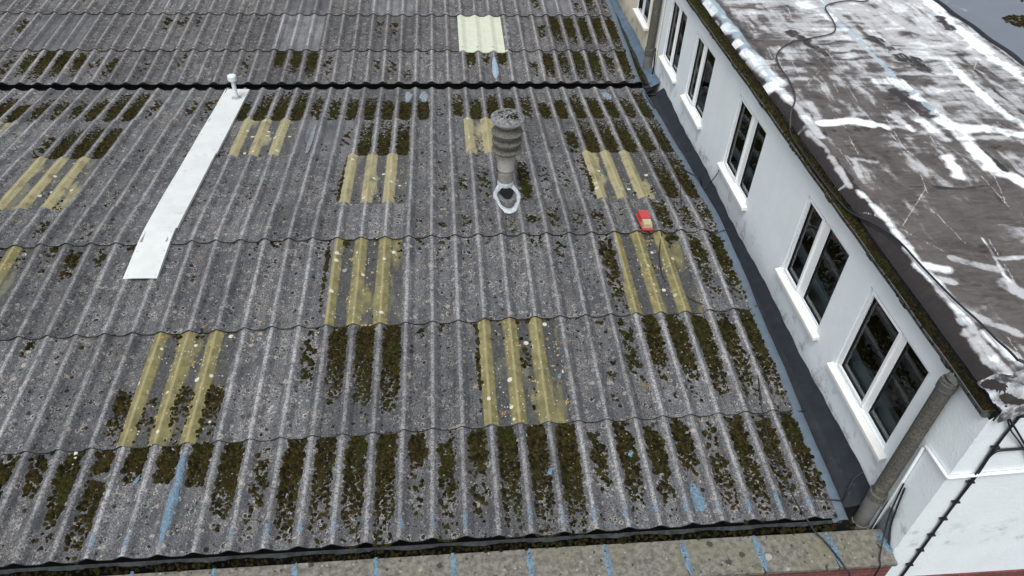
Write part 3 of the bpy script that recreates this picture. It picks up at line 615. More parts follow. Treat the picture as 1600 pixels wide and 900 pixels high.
for i, ya, yb_, den in MOSS['rear']: moss_strip(i, ya, yb_, den)
moss_strip(0, 31, 45, .5, x0=8.35, x1=8.6); moss_strip(0, 31, 44, .45, x0=9.2, x1=9.6, zf=lambda x, y: -.2+.03)
moss_rear = build_moss('roof_moss', 'dark brown moss in the channels of the rear corrugated roof')
# ------------------------------------------------------------------ white building on the right
XF = 10.36; YC = -.97; YE = 33.9
white = thing('white_rendered_building', 'white rendered building on the right with five double windows and a paint streaked felt roof', 'building', (17, 16, -10))
cream = thing('cream_building', 'cream rendered building beyond the far downpipe, at the top of the wall of windows', 'building', (17, 42, -10))
WIN = [(1.513, 2.788, 3.154, 4.917), (6.931, 8.5, 9.05, 10.248), (15.29, 16.407, 16.922, 18.476), (22.808, 24.227, 24.63, 25.763), (28.248, 29.393, 29.749, 31.052)]
def wall_with_openings(y0, y1, z0, z1, holes, name, mat, parent, depth=.42):
    mb = MB(); ys = sorted({y0, y1, *[h[0] for h in holes], *[h[1] for h in holes]}); zs = sorted({z0, z1, *[h[2] for h in holes], *[h[3] for h in holes]})
    for a, b in zip(ys[:-1], ys[1:]):
        for c, d in zip(zs[:-1], zs[1:]):
            my, mz = (a+b)/2, (c+d)/2
            if any(h[0] < my < h[1] and h[2] < mz < h[3] for h in holes): continue
            mb.add([(XF, a, c), (XF, b, c), (XF, b, d), (XF, a, d)], [(0, 3, 2, 1)])
    for h0, h1, h2, h3 in holes:
        x2 = XF+depth
        mb.add([(XF, h0, h2), (x2, h0, h2), (x2, h0, h3), (XF, h0, h3)], [(0, 1, 2, 3)]); mb.add([(XF, h1, h2), (x2, h1, h2), (x2, h1, h3), (XF, h1, h3)], [(3, 2, 1, 0)])
        mb.add([(XF, h0, h3), (XF, h1, h3), (x2, h1, h3), (x2, h0, h3)], [(0, 3, 2, 1)]); mb.add([(XF, h0, h2), (XF, h1, h2), (x2, h1, h2), (x2, h0, h2)], [(0, 1, 2, 3)])
    return mb.build(name, mat, parent)
ZB_, ZT_ = 1.804, 5.168
holes = [(w[0]-.16, w[3]+.23, ZB_-.14, ZT_+.15) for w in WIN]
wall_with_openings(YC, YE, -10, 6.1, holes, 'side_wall', M['white'], white)
mb = MB(); mb.add([(XF, YC, -2.12), (26, YC, -2.12), (26, YC, 7.2), (11.5, YC, 7.1), (10.95, YC, 6.7), (10.6, YC, 6.4), (XF, YC, 6.1)], [(0, 1, 2, 3, 4, 5, 6)]); mb.add([(26, YC, -10), (26, YE, -10), (26, YE, 6.6), (26, YC, 6.6)], [(0, 1, 2, 3)]); mb.add([(XF, YE, 3), (26, YE, 3), (26, YE, 6.4), (XF, YE, 6.4)], [(3, 2, 1, 0)])
mb.build('front_wall', M['white'], white)
mb = MB(); mb.box((XF+.02, YC-.06, -10), (26, YC+.1, -2.125)); mb.build('brick_plinth', M['brick'], white)
# dim rooms behind the windows
mb = MB()
x0, x1, y0, y1, z0, z1 = XF+.45, XF+9, YC+.5, YE-.3, -1.0, 6.0
mb.add([(x1, y0, z0), (x1, y1, z0), (x1, y1, z1), (x1, y0, z1), (x0, y0, z0), (x0, y1, z0), (x0, y1, z1), (x0, y0, z1)], [(0, 1, 2, 3), (4, 5, 1, 0), (7, 3, 2, 6), (4, 0, 3, 7), (5, 6, 2, 1)])
ys = [y0]
for h in holes: ys += [h[0], h[1]]
ys.append(y1)
for k in range(0, len(ys), 2): mb.add([(x0, ys[k], z0), (x0, ys[k+1], z0), (x0, ys[k+1], z1), (x0, ys[k], z1)], [(0, 1, 2, 3)])
for h in holes:
    mb.add([(x0, h[0], z0), (x0, h[1], z0), (x0, h[1], h[2]), (x0, h[0], h[2])], [(0, 1, 2, 3)]); mb.add([(x0, h[0], h[3]), (x0, h[1], h[3]), (x0, h[1], z1), (x0, h[0], z1)], [(0, 1, 2, 3)])
mb.build('room_interior', M['interior'], white)
def window(w, zb, zt, parent, xg=XF+.13, proj=.22):
    a, b, c, d = w; F = MB(); x0, x1 = xg-.045, xg+.13
    o0, o1, q0, q1 = a-.16, d+.23, zb-.14, zt+.15
    F.box((x0, o0, q0), (x1, o1, zb-.0)); F.box((x0, o0, zt), (x1, o1, q1)); F.box((x0, o0, zb), (x1, a, zt)); F.box((x0, b, zb), (x1, c, zt)); F.box((x0, d, zb), (x1, o1, zt))
    fr = F.build('window_frame', M['upvc'], parent, bevel=.004)
    # the opening casement stands proud of the fixed light
    s = MB(); e = .085; xs0 = x0-.07
    s.box((xs0, c-.10, zb-.08), (x0+.01, d+.10, zb+.02)); s.box((xs0, c-.10, zt-.02), (x0+.01, d+.10, zt+.08)); s.box((xs0, c-.10, zb+.02), (x0+.01, c+.02, zt-.02)); s.box((xs0, d-.02, zb+.02), (x0+.01, d+.10, zt-.02))
    s.build('casement', M['upvc'], fr, bevel=.004)
    for p, q in ((a, b), (c, d)):
        MB().add([(xg+.02, p-.01, zb-.01), (xg+.02, q+.01, zb-.01), (xg+.02, q+.01, zt+.01), (xg+.02, p-.01, zt+.01)], [(0, 3, 2, 1)]).build('pane', M['glass'], fr)
        g = MB(); t = .022
        g.box((xg-.03, p, zb), (xg+.019, q, zb+t)); g.box((xg-.03, p, zt-t), (xg+.019, q, zt)); g.box((xg-.03, p, zb+t), (xg+.019, p+t, zt-t)); g.box((xg-.03, q-t, zb+t), (xg+.019, q, zt-t)); g.build('gasket', M['cable'], fr)
    sl = MB(); u0, u1 = a-.42, d+.36; xi, xo = x0+.02, XF-proj
    sl.add([(xi, u0, q0+.0), (xi, u1, q0+.0), (xo, u1, q0-.10), (xo, u0, q0-.10), (xi, u0, q0-.2), (xi, u1, q0-.2), (xo, u1, q0-.22), (xo, u0, q0-.22)], [(0, 1, 2, 3)[::-1], (4, 5, 6, 7), (3, 2, 6, 7)[::-1], (0, 3, 7, 4)[::-1], (1, 5, 6, 2)[::-1]])
    sl.build('sill', M['sill'], parent)
    MB().box((XF+.45, a-.2, zb-.30), (XF+1.15, d+.3, zb-.12)).build('inner_sill', M['inner_sill'], parent)
for w in WIN: window(w, ZB_, ZT_, white)
# things dimly seen in the rooms: pale desk edges and a red folder behind the second window
mb = MB()
for y in (3.0, 8.3, 17.0, 24.0): mb.box((XF+2.2, y-1.6, .9), (XF+2.6, y+1.6, 1.02))
mb.build('desk_edge', mat_simple('pale desk edge', (.33, .34, .28), .6, .2, 8, 0, .3), white)
MB().box((XF+1.0, 9.3, 3.9), (XF+1.1, 10.1, 4.9)).build('red_folder', mat_simple('red folder', (.35, .03, .03), .6, .2, 8, 0, .3), white)

# cream building beyond
MB().add([(XF, YE, -10), (XF, 60, -10), (XF, 60, 6.4), (XF, YE, 6.4)], [(0, 3, 2, 1)]).build('side_wall', M['cream'], cream)
MB().box((XF+.02, YE+.02, 6.4), (22, 60, 6.6)).build('roof', M['neighbour'], cream)
def flat_window(a, b, c, d, zb, zt, parent):
    """window whose frame stands proud of the wall, its panes opaque dark slabs on the wall face"""
    F = MB(); x0, x1 = XF-.06, XF+.0-.004
    F.box((x0, a-.2, zb-.15), (x1, d+.2, zb)); F.box((x0, a-.2, zt), (x1, d+.2, zt+.15)); F.box((x0, a-.2, zb), (x1, a, zt)); F.box((x0, b, zb), (x1, c, zt)); F.box((x0, d, zb), (x1, d+.2, zt))
    fr = F.build('window_frame', M['upvc'], parent)
    for p, q in ((a, b), (c, d)):
        MB().box((XF-.03, p, zb), (XF-.005, q, zt)).build('pane', M['pane_dark'], fr)
    MB().box((XF-.34, a-.4, zb-.30), (XF-.004, d+.35, zb-.16)).build('sill', M['sill'], parent)
m_ = Mat('dark reflecting pane'); m_.col((.012, .015, .017)).rough(.03); m_.p.inputs['Specular IOR Level'].default_value = .8; M['pane_dark'] = m_.m
for w in ((35.7, 36.9, 37.4, 38.6), (43.2, 44.4, 44.9, 46.2)): flat_window(*w, 1.9, 5.3, cream)

# ------------------------------------------------------------------ felt roof with its paint
STROKES=[('T',0.85,0.98,[(10.52,27.29),(10.79,23.9),(10.69,21.51),(10.75,19.35),(10.73,16.75)]),
('W',1,0.5,[(10.71,26.73),(10.78,25.19)]),
('W',1,0.63,[(10.77,23.4),(10.94,22.6)]),
('W',0.9,0.43,[(10.48,24.4),(10.48,23.98)]),
('W',0.9,0.38,[(10.98,24.41),(10.99,24.24)]),
('W',1,0.48,[(10.72,21.51),(10.79,21.14)]),
('W',1,0.45,[(10.74,20.4),(10.83,19.76)]),
('W',1,0.74,[(10.58,16.81),(10.77,16.63)]),
('W',0.8,0.74,[(10.95,19.48),(10.99,17.88),(11.21,16.75)]),
('W',0.85,0.7,[(10.75,16.26),(10.95,14.71),(10.97,13.26),(10.98,12.26)]),
('W',0.95,0.61,[(11.56,13.2),(12.28,13.35),(12.95,13.55),(13.29,13.23),(13.91,12.96),(14.07,12.75)]),
('W',0.9,0.79,[(15.6,16.84),(16.51,16.71)]),
('W',0.9,0.84,[(16.36,16.84),(16.45,14.65),(16.67,13.02),(16.76,11.76),(16.72,10.59),(16.68,9.48),(17.24,8.62)]),
('T',0.9,0.3,[(17.08,27.14),(16.53,23.97),(16.65,21.94),(16.59,19.7),(16.52,17.34),(16.62,15.51),(16.7,13.82),(16.92,12.51)]),
('T',0.5,0.2,[(13.68,20.05),(13.83,18.33),(13.82,16.92),(13.68,14.68),(13.66,13.33)]),
('W',0.8,0.51,[(14.82,13.73),(15.0,12.64)]),
('W',0.85,0.71,[(15.66,13.56),(15.87,12.78),(15.99,11.88)]),
('W',0.6,0.79,[(15.12,13.94),(16.13,14.04),(16.7,13.82)]),
('W',0.9,0.79,[(16.95,12.56),(18.21,12.64),(19.4,11.96)]),
('W',1,0.64,[(15.26,10.39),(15.12,9.86),(14.95,9.27)]),
('W',0.7,0.29,[(15.19,10.57),(15.46,10.66)]),
('W',0.85,0.62,[(19.88,18.8),(19.61,16.7),(19.57,14.9),(19.57,13.51),(19.82,12.61)]),
('W',0.5,1.54,[(18.62,17.34),(18.62,15.49),(19.09,14.34)]),
('W',0.9,0.79,[(23.09,27.26),(22.62,24.05),(22.43,21.59),(22.26,19.36),(22.36,17.98),(22.26,16.37)]),
('W',0.7,0.91,[(15.69,25.9),(16.55,24.84),(16.53,23.97)]),
('W',0.6,1.36,[(18.56,26.22),(18.45,24.43),(18.3,22.51)]),
('W',0.6,1.7,[(16.9,24.84),(18.68,25.31)]),
('W',0.6,1.3,[(18.4,23.57),(18.77,21.57),(19.3,20.07)]),
('W',0.6,0.81,[(12.42,26.39),(13.52,26.5)]),
('W',0.5,0.9,[(13.41,25.68),(14.98,26.16),(15.65,25.0)]),
('W',0.5,1.36,[(13.55,24.62),(13.67,23.11),(14.02,22.31)]),
('W',0.5,1.39,[(13.35,22.7),(14.77,22.96),(15.76,22.17)]),
('W',0.5,0.8,[(20.09,21.57),(20.27,20.07),(20.04,17.98)]),
('W',0.6,1.34,[(19.71,24.88),(20.04,22.77),(20.43,21.58)]),
('W',0.95,0.55,[(10.82,8.47),(10.89,7.93),(10.99,6.81),(11.0,5.5),(10.94,4.17),(11.03,3.2),(11.05,2.19),(11.02,1.42),(10.96,0.46),(11.04,-0.13)]),
('W',0.9,0.48,[(11.1,4.47),(11.78,4.2)]),
('W',0.6,0.27,[(11.34,3.77),(11.65,3.61)]),
('W',0.6,0.44,[(11.25,2.29),(11.67,1.95),(12.29,1.41)]),
('W',0.8,0.49,[(11.35,1.41),(11.55,0.83),(11.71,0.36)]),
('W',0.55,0.59,[(10.43,1.5),(10.33,0.77),(10.37,0.08),(10.56,-0.2)]),
('W',0.45,0.36,[(12.25,4.74),(12.88,4.31),(13.44,4.14)]),
('W',0.7,0.13,[(13.79,5.67),(13.42,3.84),(13.48,2.91)]),
('W',0.7,0.27,[(13.72,4.6),(14.65,4.66)]),
('W',0.7,0.65,[(13.3,3.31),(13.48,2.91)]),
('W',0.4,0.45,[(13.75,9.89),(14.21,9.45),(14.32,8.78)]),
('W',0.5,0.24,[(11.47,10.79),(11.61,10.38),(11.4,9.4)]),
('W',0.5,0.34,[(11.78,10.6),(12.41,10.36)]),
('W',0.5,0.28,[(10.77,12.76),(10.93,11.4),(10.78,8.8)]),
('W',0.5,0.22,[(10.2,9.09),(10.83,8.92)]),
('T',0.8,0.19,[(10.2,8.97),(10.77,9.04)]),
('T',0.8,0.24,[(10.24,1.84),(10.77,2.05),(11.08,1.85),(11.01,1.47)]),
('T',0.6,0.33,[(10.21,12.77),(10.89,13.06),(11.03,12.55)]),
('W',0.5,1.86,[(20.36,15.47),(20.43,13.77)]),
('W',0.4,1.25,[(21.68,18.66),(21.32,16.07)]),
('D',0.9,0.8,[(16.0,15.99),(16.17,14.65),(16.21,13.93)]),
('D',0.7,0.93,[(15.2,15.52),(15.53,13.94)]),
('D',0.8,0.61,[(11.53,12.69),(13.01,12.62)]),
('D',0.9,0.21,[(12.34,8.71),(13.3,8.65),(14.59,8.41),(15.93,8.66),(16.56,8.32)]),
('D',0.9,0.52,[(13.69,22.31),(14.06,20.78),(14.47,19.7)]),
('D',0.95,0.5,[(17.36,21.71),(17.61,20.65),(17.78,20.21)]),
('D',0.95,0.75,[(17.83,19.35),(18.28,18.12)]),
('D',0.9,0.51,[(22.37,24.05),(22.03,22.54)]),
('D',0.7,0.39,[(11.58,10.88),(12.34,10.63)]),
('D',0.95,0.22,[(17.0,11.28),(17.01,10.44),(17.02,9.56)]),
('D',0.8,0.26,[(20.73,19.35),(20.58,17.33),(20.36,15.47),(20.43,13.77)]),
('D',0.7,0.54,[(12.46,18.67),(14.27,18.66)]),
('D',0.6,0.6,[(12.11,15.55),(12.41,15.26)]),
('D',0.7,0.63,[(11.08,26.55),(11.32,21.52),(11.63,19.69)]),
('D',0.7,0.16,[(10.46,1.5),(10.35,0.65)]),
('D',0.7,0.25,[(11.17,1.34),(11.21,1.09)]),
('D',0.6,0.53,[(12.68,5.44),(13.87,4.91)]),
('D',0.6,0.59,[(18.45,13.26),(19.38,12.98)]),
('D',0.5,0.56,[(12.1,4.04),(12.87,3.27)])]

XR0, XR1, YR0, YR1 = 10.45, 23.3, -1.02, 33.3
nx, ny = 300, 720
gx = np.linspace(XR0, XR1, nx); gy = np.linspace(YR0, YR1, ny); GX, GY = np.meshgrid(gx, gy, indexing='ij')
edge = np.clip((GX-XR0)/.5, 0, 1)
GX += .007*np.clip(GY, 0, 40)*(1-edge)**1
GZ = 6.46+.30*np.sin(edge*math.pi/2)**.8+.012*(GX-XR0)
GZ += .02*in_noise(GX, GY, 1.1, .4)+.008*in_noise(GX, GY, 4.3, 2)
fr_ = np.clip((GY-YR0)/.55, 0, 1); GZ += .42*np.clip((GX-10.9)/.5, 0, 1)*(1-fr_)**1.5*np.where(GX > 10.9, 1, 0)
for xc, a_ in ((13.6, .035), (16.6, .05), (19.6, .045)):          # lapped seams running up the roof
    GZ += a_*np.exp(-((GX-xc-.02*GY*.3)/.10)**2)
for yc, a_ in ((8.2, .04), (13.0, .035), (18.3, .03)):             # blistered wrinkles across it
    GZ += a_*np.exp(-((GY-yc-.25*np.sin(GX*.8+yc))/.09)**2)*np.clip(in_noise(GX, GY, 1.2, yc)+.6, 0, 1)
def fbm(x, y, sx, sy, ph=0):
    v = 0; a = 1; t = 0
    for k in range(5): v = v+a*in_noise(x*sx*2**k, y*sy*2**k, 1.0, ph+k*1.7); t += a; a *= .62
    return v/t
wx_ = (vf(GX*.7, GY*.7, 1)-.5)*1.6; wy_ = (vf(GX*.7, GY*.7, 2)-.5)*1.6
n1 = (vf(GX*1.3, GY*1.3, 3)-.5)*3; n2 = (vf((GX+wx_)*.55, (GY+wy_*.4)*2.6, 4)-.5)*3; n3 = (vf((GX+wx_*.3)*3.2, (GY+wy_)*.45, 5)-.5)*3
ms = np.clip(vf(GX*.35, GY*.35, 6)*3-1, 0, 1)
stk = n3*ms+n2*(1-ms)
PW = np.clip(.13+.50*stk+.26*n1+.20*np.clip((GY-12)/8, 0, 1)+.20*np.clip((GX-14)/5, 0, 1), 0, .72); PT = np.zeros_like(PW); PD = np.clip(.22-.40*stk-.25*n1, 0, .6)
PW *= np.clip((GX-10.9-.25*n1)/.35, .05, 1)                          # the turned-down edge stays black
PD = np.maximum(PD, np.clip(1-(GX-10.95+.2*n1)/.25, 0, 1))
# calmer unpainted bay in the lower middle
bay = np.exp(-((GX-13.2)/2.0)**2-((GY-5.0)/3.4)**2); PW *= 1-.85*bay; PD *= 1-.6*bay
for kind, stg, wd, pts in STROKES:
    if pts[0][0] < 12.2 and pts[-1][0] < 12.6 and len(pts) > 3: wd *= .66; stg *= (.86 if kind == 'W' else .9); pts = [(max(px_+.12, 10.95), py_) for px_, py_ in pts]
    dmin = np.full(GX.shape, 99.)
    for (ax, ay), (bx, by) in zip(pts[:-1], pts[1:]):
        dx, dy = bx-ax, by-ay; L = dx*dx+dy*dy+1e-9
        t = np.clip(((GX-ax)*dx+(GY-ay)*dy)/L, 0, 1); dmin = np.minimum(dmin, np.hypot(GX-ax-t*dx, GY-ay-t*dy))
    hw = wd*.5
    rag_ = .9 if kind == 'D' else (.10 if wd < 1.0 and pts[0][0] < 12.3 and pts[0][1] > 14 else .4); k = np.clip((hw*(1+rag_*(n1+.7*n2+.6*n3))-dmin)/(hw*.55+.03)+.30, 0, 1)*stg*np.clip(.97+.25*n2+.25*n3, .45, 1.1)
    if kind == 'D': k = k*.85
    if kind == 'W': PW = np.maximum(PW, k); PD = PD*(1-k)
    elif kind == 'T': PT = np.maximum(PT, k); PD = PD*(1-k)
    else: PD = np.maximum(PD, k); PW = PW*(1-.95*k)
# scratched thin paint lines running down the roof
for _ in range(110):
    x_ = rng.uniform(11.3, 22.5); y_ = rng.uniform(-.5, 27); L_ = rng.uniform(.5, 2.6); sl_ = rng.uniform(-.12, .28) if rng.rand() < .75 else rng.uniform(-1.2, 1.2)
    i0_ = np.searchsorted(gy, y_); i1_ = np.searchsorted(gy, y_+L_)
    for jy in range(i0_, min(i1_, ny)):
        xx = x_+sl_*(gy[jy]-y_); jx = int((xx-XR0)/(XR1-XR0)*(nx-1))
        if 0 <= jx < nx and rng.rand() < .8: PW[jx, jy] = max(PW[jx, jy], rng.uniform(.42, .62))
rf = MB(); rf.grid(np.stack([GX, GY, GZ], -1), None, True)
ro = rf.build('felt_roof', M['felt'], white)
ca = ro.data.attributes.new('paint', 'FLOAT_COLOR', 'POINT'); ca.data.foreach_set('color', np.stack([PW, PT, PD, np.ones_like(PW)], -1).reshape(-1).astype('f'))
# turned-down edges
MB().add([(XR0, YR0, 6.1), (XR0, YR1, 6.1), (XR0+.001, YR1, 6.43), (XR0+.001, YR0, 6.43)], [(0, 3, 2, 1)]).build('roof_edge', M['bitumen'], white)
mb = MB(); P = []
for x in np.linspace(11.35, 26, 60):
    zt = float(np.interp(x, [11.3, 11.6, 26], [7.12, 7.2, 7.32])); P.append([(x, YC-.02, 6.3), (x, YC-.10, 6.45), (x, YC-.12, zt-.02), (x, YC-.06, zt+.03), (x, YC+.12, zt-.06)])
MB().grid(np.array(P), smooth=False, flip=True).build('front_fascia', M['metaltrim'], white)
# crumpled felt and lead folded over the corner
P = []
for a in np.linspace(0, 1, 34):
    row = []
    for b in np.linspace(0, 1, 24):
        x = 10.40+1.35*a; y = -1.17+1.15*b
        z = 6.54+.60*min(1, a*1.5)*(1-.45*b)+.085*math.sin(a*11+b*5)*(.4+a)+.05*math.sin(b*12+a*7)+rng.uniform(-.02, .02)
        if b < .07: z -= .30+.12*math.sin(a*8)
        row.append((x, y, z))
    P.append(row)
MB().grid(np.array(P)).build('corner_flashing', mat_simple('crumpled painted felt', (.50, .53, .56), .6, .5, 9, .006, .4, c2=(.07, .07, .075), dirt=((.02, .018, .018), 4, .47, .95)), white)
# dark rolled edge at the far side and the wet lower roof next door
ys = np.linspace(14, 33, 60); P = []
for y in ys:
    k = min(1, max(0, (y-16.5)/2.5)); P.append([(23.2+.25*math.sin(math.pi*(1-t_)*.5)*0+.55*t_*k+.05*math.sin(y*2), y, 6.93+.22*k*math.sin(math.pi*t_)-.35*t_*k) for t_ in np.linspace(0, 1, 9)])
MB().grid(np.array(P), flip=False).build('roof_edge', M['bitumen'], white)
nb = thing('neighbouring_flat_roof', 'low building with a smooth wet blue grey flat roof at the top right corner', 'building', (30, 20, -10))
MB().box((23.34, 5, -10), (40, 20.0, 6.72)).build('building_body', M['neighbour'], nb); MB().box((23.8, 20.1, -10), (42, 40, 6.62)).build('building_body', M['neighbour'], nb)
for (x, y, rx, ry_) in ((27.5, 24.2, 1.3, .9), (29.5, 23.2, 1.6, 1.1), (31, 27, 2, 1.5)):
    for q in range(240):
        a = rng.uniform(0, 6.28); r_ = math.sqrt(rng.rand())
        clx.append((x+rx*r_*math.cos(a), y+ry_*r_*math.sin(a), 6.62, rng.uniform(.07, .14), .5, rng.rand()))
mg = build_moss('roof_moss', 'olive moss patches on the wet blue grey roof at the top right')

# ------------------------------------------------------------------ mossy gutter along the white building
gt = thing('roof_gutter', 'mossy half round grey gutter running along the eaves of the white building', 'gutter', (10.3, 16, 6.1))
def gprof(y, r=.0, c=(10.315, 6.38)):
    R0 = .225+.0031*max(0, y)+.05*max(0, min(1, (2.5-y)/3)); out = []; r = R0+r; c = (10.09+R0, c[1])
    for a in np.linspace(math.pi, 2*math.pi, 11): out.append((c[0]+r*math.cos(a), y, c[1]+r*math.sin(a)*1.15))
    return out
GY0, GY1 = -.86, 33.2
ys = np.linspace(GY0, GY1, 220); P = []; P2 = []
for y in ys:
    w_ = .006*math.sin(y*2.2)
    P.append([(p[0]+w_, p[1], p[2]+w_) for p in gprof(y)]); P2.append([(p[0]+w_, p[1], p[2]+w_) for p in gprof(y, -.03)])
mb = MB(); mb.grid(np.array(P)); mb.grid(np.array(P2), flip=True)
mb.grid(np.array([[P[k][0], P2[k][0]] for k in range(len(P))]), smooth=False, flip=True); mb.grid(np.array([[P2[k][-1], P[k][-1]] for k in range(len(P))]), smooth=False, flip=True)
mb.build('gutter_channel', M['gutterm'], gt)
e = gprof(GY0-.01); mb = MB(); mb.add(e, [tuple(range(len(e)))[::-1]]); mb.build('stop_end', M['gutterm'], gt)
for y in (0.95, 3.35, 5.6, 8.9, 12.4, 16.0, 19.8, 23.4, 27.2, 31):
    A = gprof(y-.13, .028); B = gprof(y+.13, .028); MB().grid(np.array([A, B]), smooth=False).build('gutter_joint', M['gutterm'], gt)
for y in np.arange(GY0, 31, .055):
    for x in np.arange(10.15, 10.49+.0066*max(0, y), .055):
        d_ = .95 if y > 6 else (.72 if y > 2 else .5)
        if rng.rand() < d_: clx.append((x+rng.uniform(-.03, .03), y+rng.uniform(-.03, .03), 6.33+.02*math.sin(y*3)+rng.uniform(-.02, .03), rng.uniform(.045, .08), rng.uniform(.5, 1), rng.rand()*(1 if y > 6 else .5)))
P = []
for y in np.linspace(GY0+.02, GY1, 120): P.append([(10.13, y, 6.33), (10.30, y, 6.29), (10.49+.0066*max(0, y), y, 6.33)])
MB().grid(np.array(P), flip=True).build('silt', M['black'], gt)
build_moss('gutter_moss', 'brown green moss filling the gutter above the white wall')

# ------------------------------------------------------------------ downpipes
dp = thing('downpipe', 'fat lichen stained downpipe at the near corner of the white building', 'downpipe', (10.09, .42, -1.1), 'cement downpipes on the white wall')
c = (10.09, .42)
MB().lathe((c[0], c[1], 0), [(.225, .62), (.225, 6.1)], 28).build('pipe', M['pipe'], dp)
MB().lathe((c[0], c[1], 0), [(.23, 5.72), (.25, 5.75), (.25, 6.0), (.235, 6.04)], 28).build('socket', M['gutterm'], dp)
MB().tube([(c[0], c[1], 5.95), (10.12, c[1], 6.08), (10.24, c[1], 6.2)], [.225, .215, .19], 20).build('outlet', M['gutterm'], dp)
MB().lathe((c[0], c[1], 0), [(.24, .50), (.28, .54), (.28, .80), (.25, .84)], 28).build('collar', M['pipe'], dp)
MB().lathe((c[0], c[1], 0), [(.25, -1.05), (.25, .60)], 28).build('pipe_section', M['pipe_new'], dp)
MB().lathe((c[0], c[1], 0), [(.29, -1.08), (.29, -.86)], 28).build('collar', M['pipe_new'], dp)
dp['label'] = 'fat lichen stained downpipe at the near corner of the white wall'
dq = thing('downpipe', 'fat grey downpipe between the white and the cream walls beside the valley gutter', 'downpipe', (10.06, 33.25, -1.2), 'cement downpipes on the white wall')
c = (10.06, 33.25)
MB().lathe((c[0], c[1], 0), [(.26, 1.0), (.26, 6.1)], 24).build('pipe', M['pipe'], dq)
MB().lathe((c[0], c[1], 0), [(.28, .85), (.31, .9), (.31, 1.25), (.28, 1.3)], 24).build('collar', M['pipe'], dq)
MB().lathe((c[0], c[1], 0), [(.27, -1.2), (.27, .9)], 24).build('pipe_section', M['pipe_new'], dq)
MB().tube([(10.28, 32.35, 6), (10.28, 32.35, 2), (10.27, 32.38, -.9)], .045, 8).build('thin_pipe', M['cream'], dq)
MB().tube([(10.2, 32.5, 1.6), (10.15, 32.2, 1.2), (10.18, 32.15, .7), (10.2, 32.2, .1), (10.0, 32.1, -.6)], .05, 8).build('bracket', M['black'], dq)

# ------------------------------------------------------------------ lead apron on the front corner, beside the coping
P = []
for a in np.linspace(0, 1, 12):
    z = .62-2.0*a; y1 = -.18-.74*min(1, a*1.6)
    P.append([(XF-.02-.015*math.sin(t_*7+a*5), .2+(y1-.2)*t_, z+.05*math.sin(t_*9)) for t_ in np.linspace(0, 1, 8)])
MB().grid(np.array(P), flip=True).build('lead_apron', M['lead'], white)

# ------------------------------------------------------------------ things on the roof
cs = thing('metal_capping_strip', 'long white sheet metal strip running over the corrugated roof ridge', 'metal strip', (-15.4, 20, 1.2))
def strip_part(ya, yb_, xa, xb, lift, name):
    P = []
    for y in np.linspace(ya, yb_, 20):
        zc = float(base_z(y)+H+.05+lift)+skew(0, 0); w0 = xa+.01*math.sin(y)
        P.append([(w0, y, zc-.10), (w0+.005, y, zc+.01), (w0+.35, y, zc+.028+.01*math.sin(y*1.3)), (xb-.35, y, zc+.025), (xb-.005, y, zc+.01), (xb, y, zc-.10)])
    P = np.array(P); mb = MB(); mb.grid(P, smooth=False); Q = P.copy(); Q[:, :, 2] -= .02; mb.grid(Q, smooth=False, flip=True)
    mb.grid(np.stack([P[0], Q[0]], 0), smooth=False, flip=False); mb.grid(np.stack([Q[-1], P[-1]], 0), smooth=False)
    return mb.build(name, M['strip'], cs)
strip_part(11.42, 14.55, -16.13, -14.83, .012, 'lower_sheet'); strip_part(14.5, 21.6, -16.12, -14.76, .022, 'middle_sheet'); strip_part(21.45, 29.75, -16.12, -14.72, .004, 'upper_sheet')
for y in (11.6, 13.0, 14.2, 16.2, 18.2, 20.0, 21.8, 23.6, 25.4):
    for x in (-16.0, -14.95):
        z = float(base_z(y)+H+.065); MB().lathe((x, y, z), [(.045, 0), (.045, .015), (.02, .03)], 8).build('screw', M['metaltrim'], cs)
vp = thing('vent_pipe', 'slim white plastic vent pipe with a round cap at the top of the white strip', 'vent pipe', (-15.2, 28.45, .2))
zb = float(base_z(28.45))+H+.05
MB().lathe((-15.2, 28.45, zb), [(.12, 0), (.12, 1.25)], 18).build('pipe', M['whitepipe'], vp)
MB().lathe((-15.2, 28.45, zb+1.08), [(.13, 0), (.23, .02), (.255, .05), (.255, .26), (.235, .32), (.15, .36), (.02, .37)], 24).build('cap', M['whitepipe'], vp)
MB().lathe((-15.2, 28.45, zb-.02), [(.34, 0), (.33, .03), (.25, .06), (.16, .12), (.13, .16)], 18).build('flashing_collar', mat_simple('smeared grey sealant', (.36, .38, .38), .7, .5, 25, .004, .3), vp)

vc = thing('flue_terminal', 'stout grey cement flue with a louvred cowl standing on the corrugated roof', 'chimney flue', (-.5, 17.75, .9))
fx, fy = -.50, 17.75; fz = float(base_z(fy))+.02
MB().lathe((fx, fy, fz), [(.36, -.3), (.36, 1.15)], 28).build('lower_pipe', mat_simple('grey stained pipe', (.27, .265, .24), .85, .35, 12, .002, .25), vc)
MB().lathe((fx, fy, fz), [(.375, 1.12), (.40, 1.16), (.40, 1.98), (.37, 2.02)], 28).build('upper_pipe', M['stack'], vc)
MB().lathe((fx, fy, fz), [(.30, 1.9), (.34, 2.0), (.50, 2.02), (.68, 2.16), (.69, 2.22), (.55, 2.30), (.50, 2.42), (.66, 2.52), (.69, 2.62), (.69, 2.68), (.56, 2.76), (.50, 2.88), (.68, 2.98), (.69, 3.06), (.73, 3.12), (.56, 3.22), (.48, 3.30), (.50, 3.55)], 36).build('louvres', M['cowl'], vc)
MB().lathe((fx, fy, fz), [(.50, 3.45), (.56, 3.50), (.68, 3.60), (.75, 3.70), (.765, 3.78)], 36).build('cap_rim', mat_simple('pale cap rim', (.45, .45, .42), .85, .25, 16, .003, .25), vc)
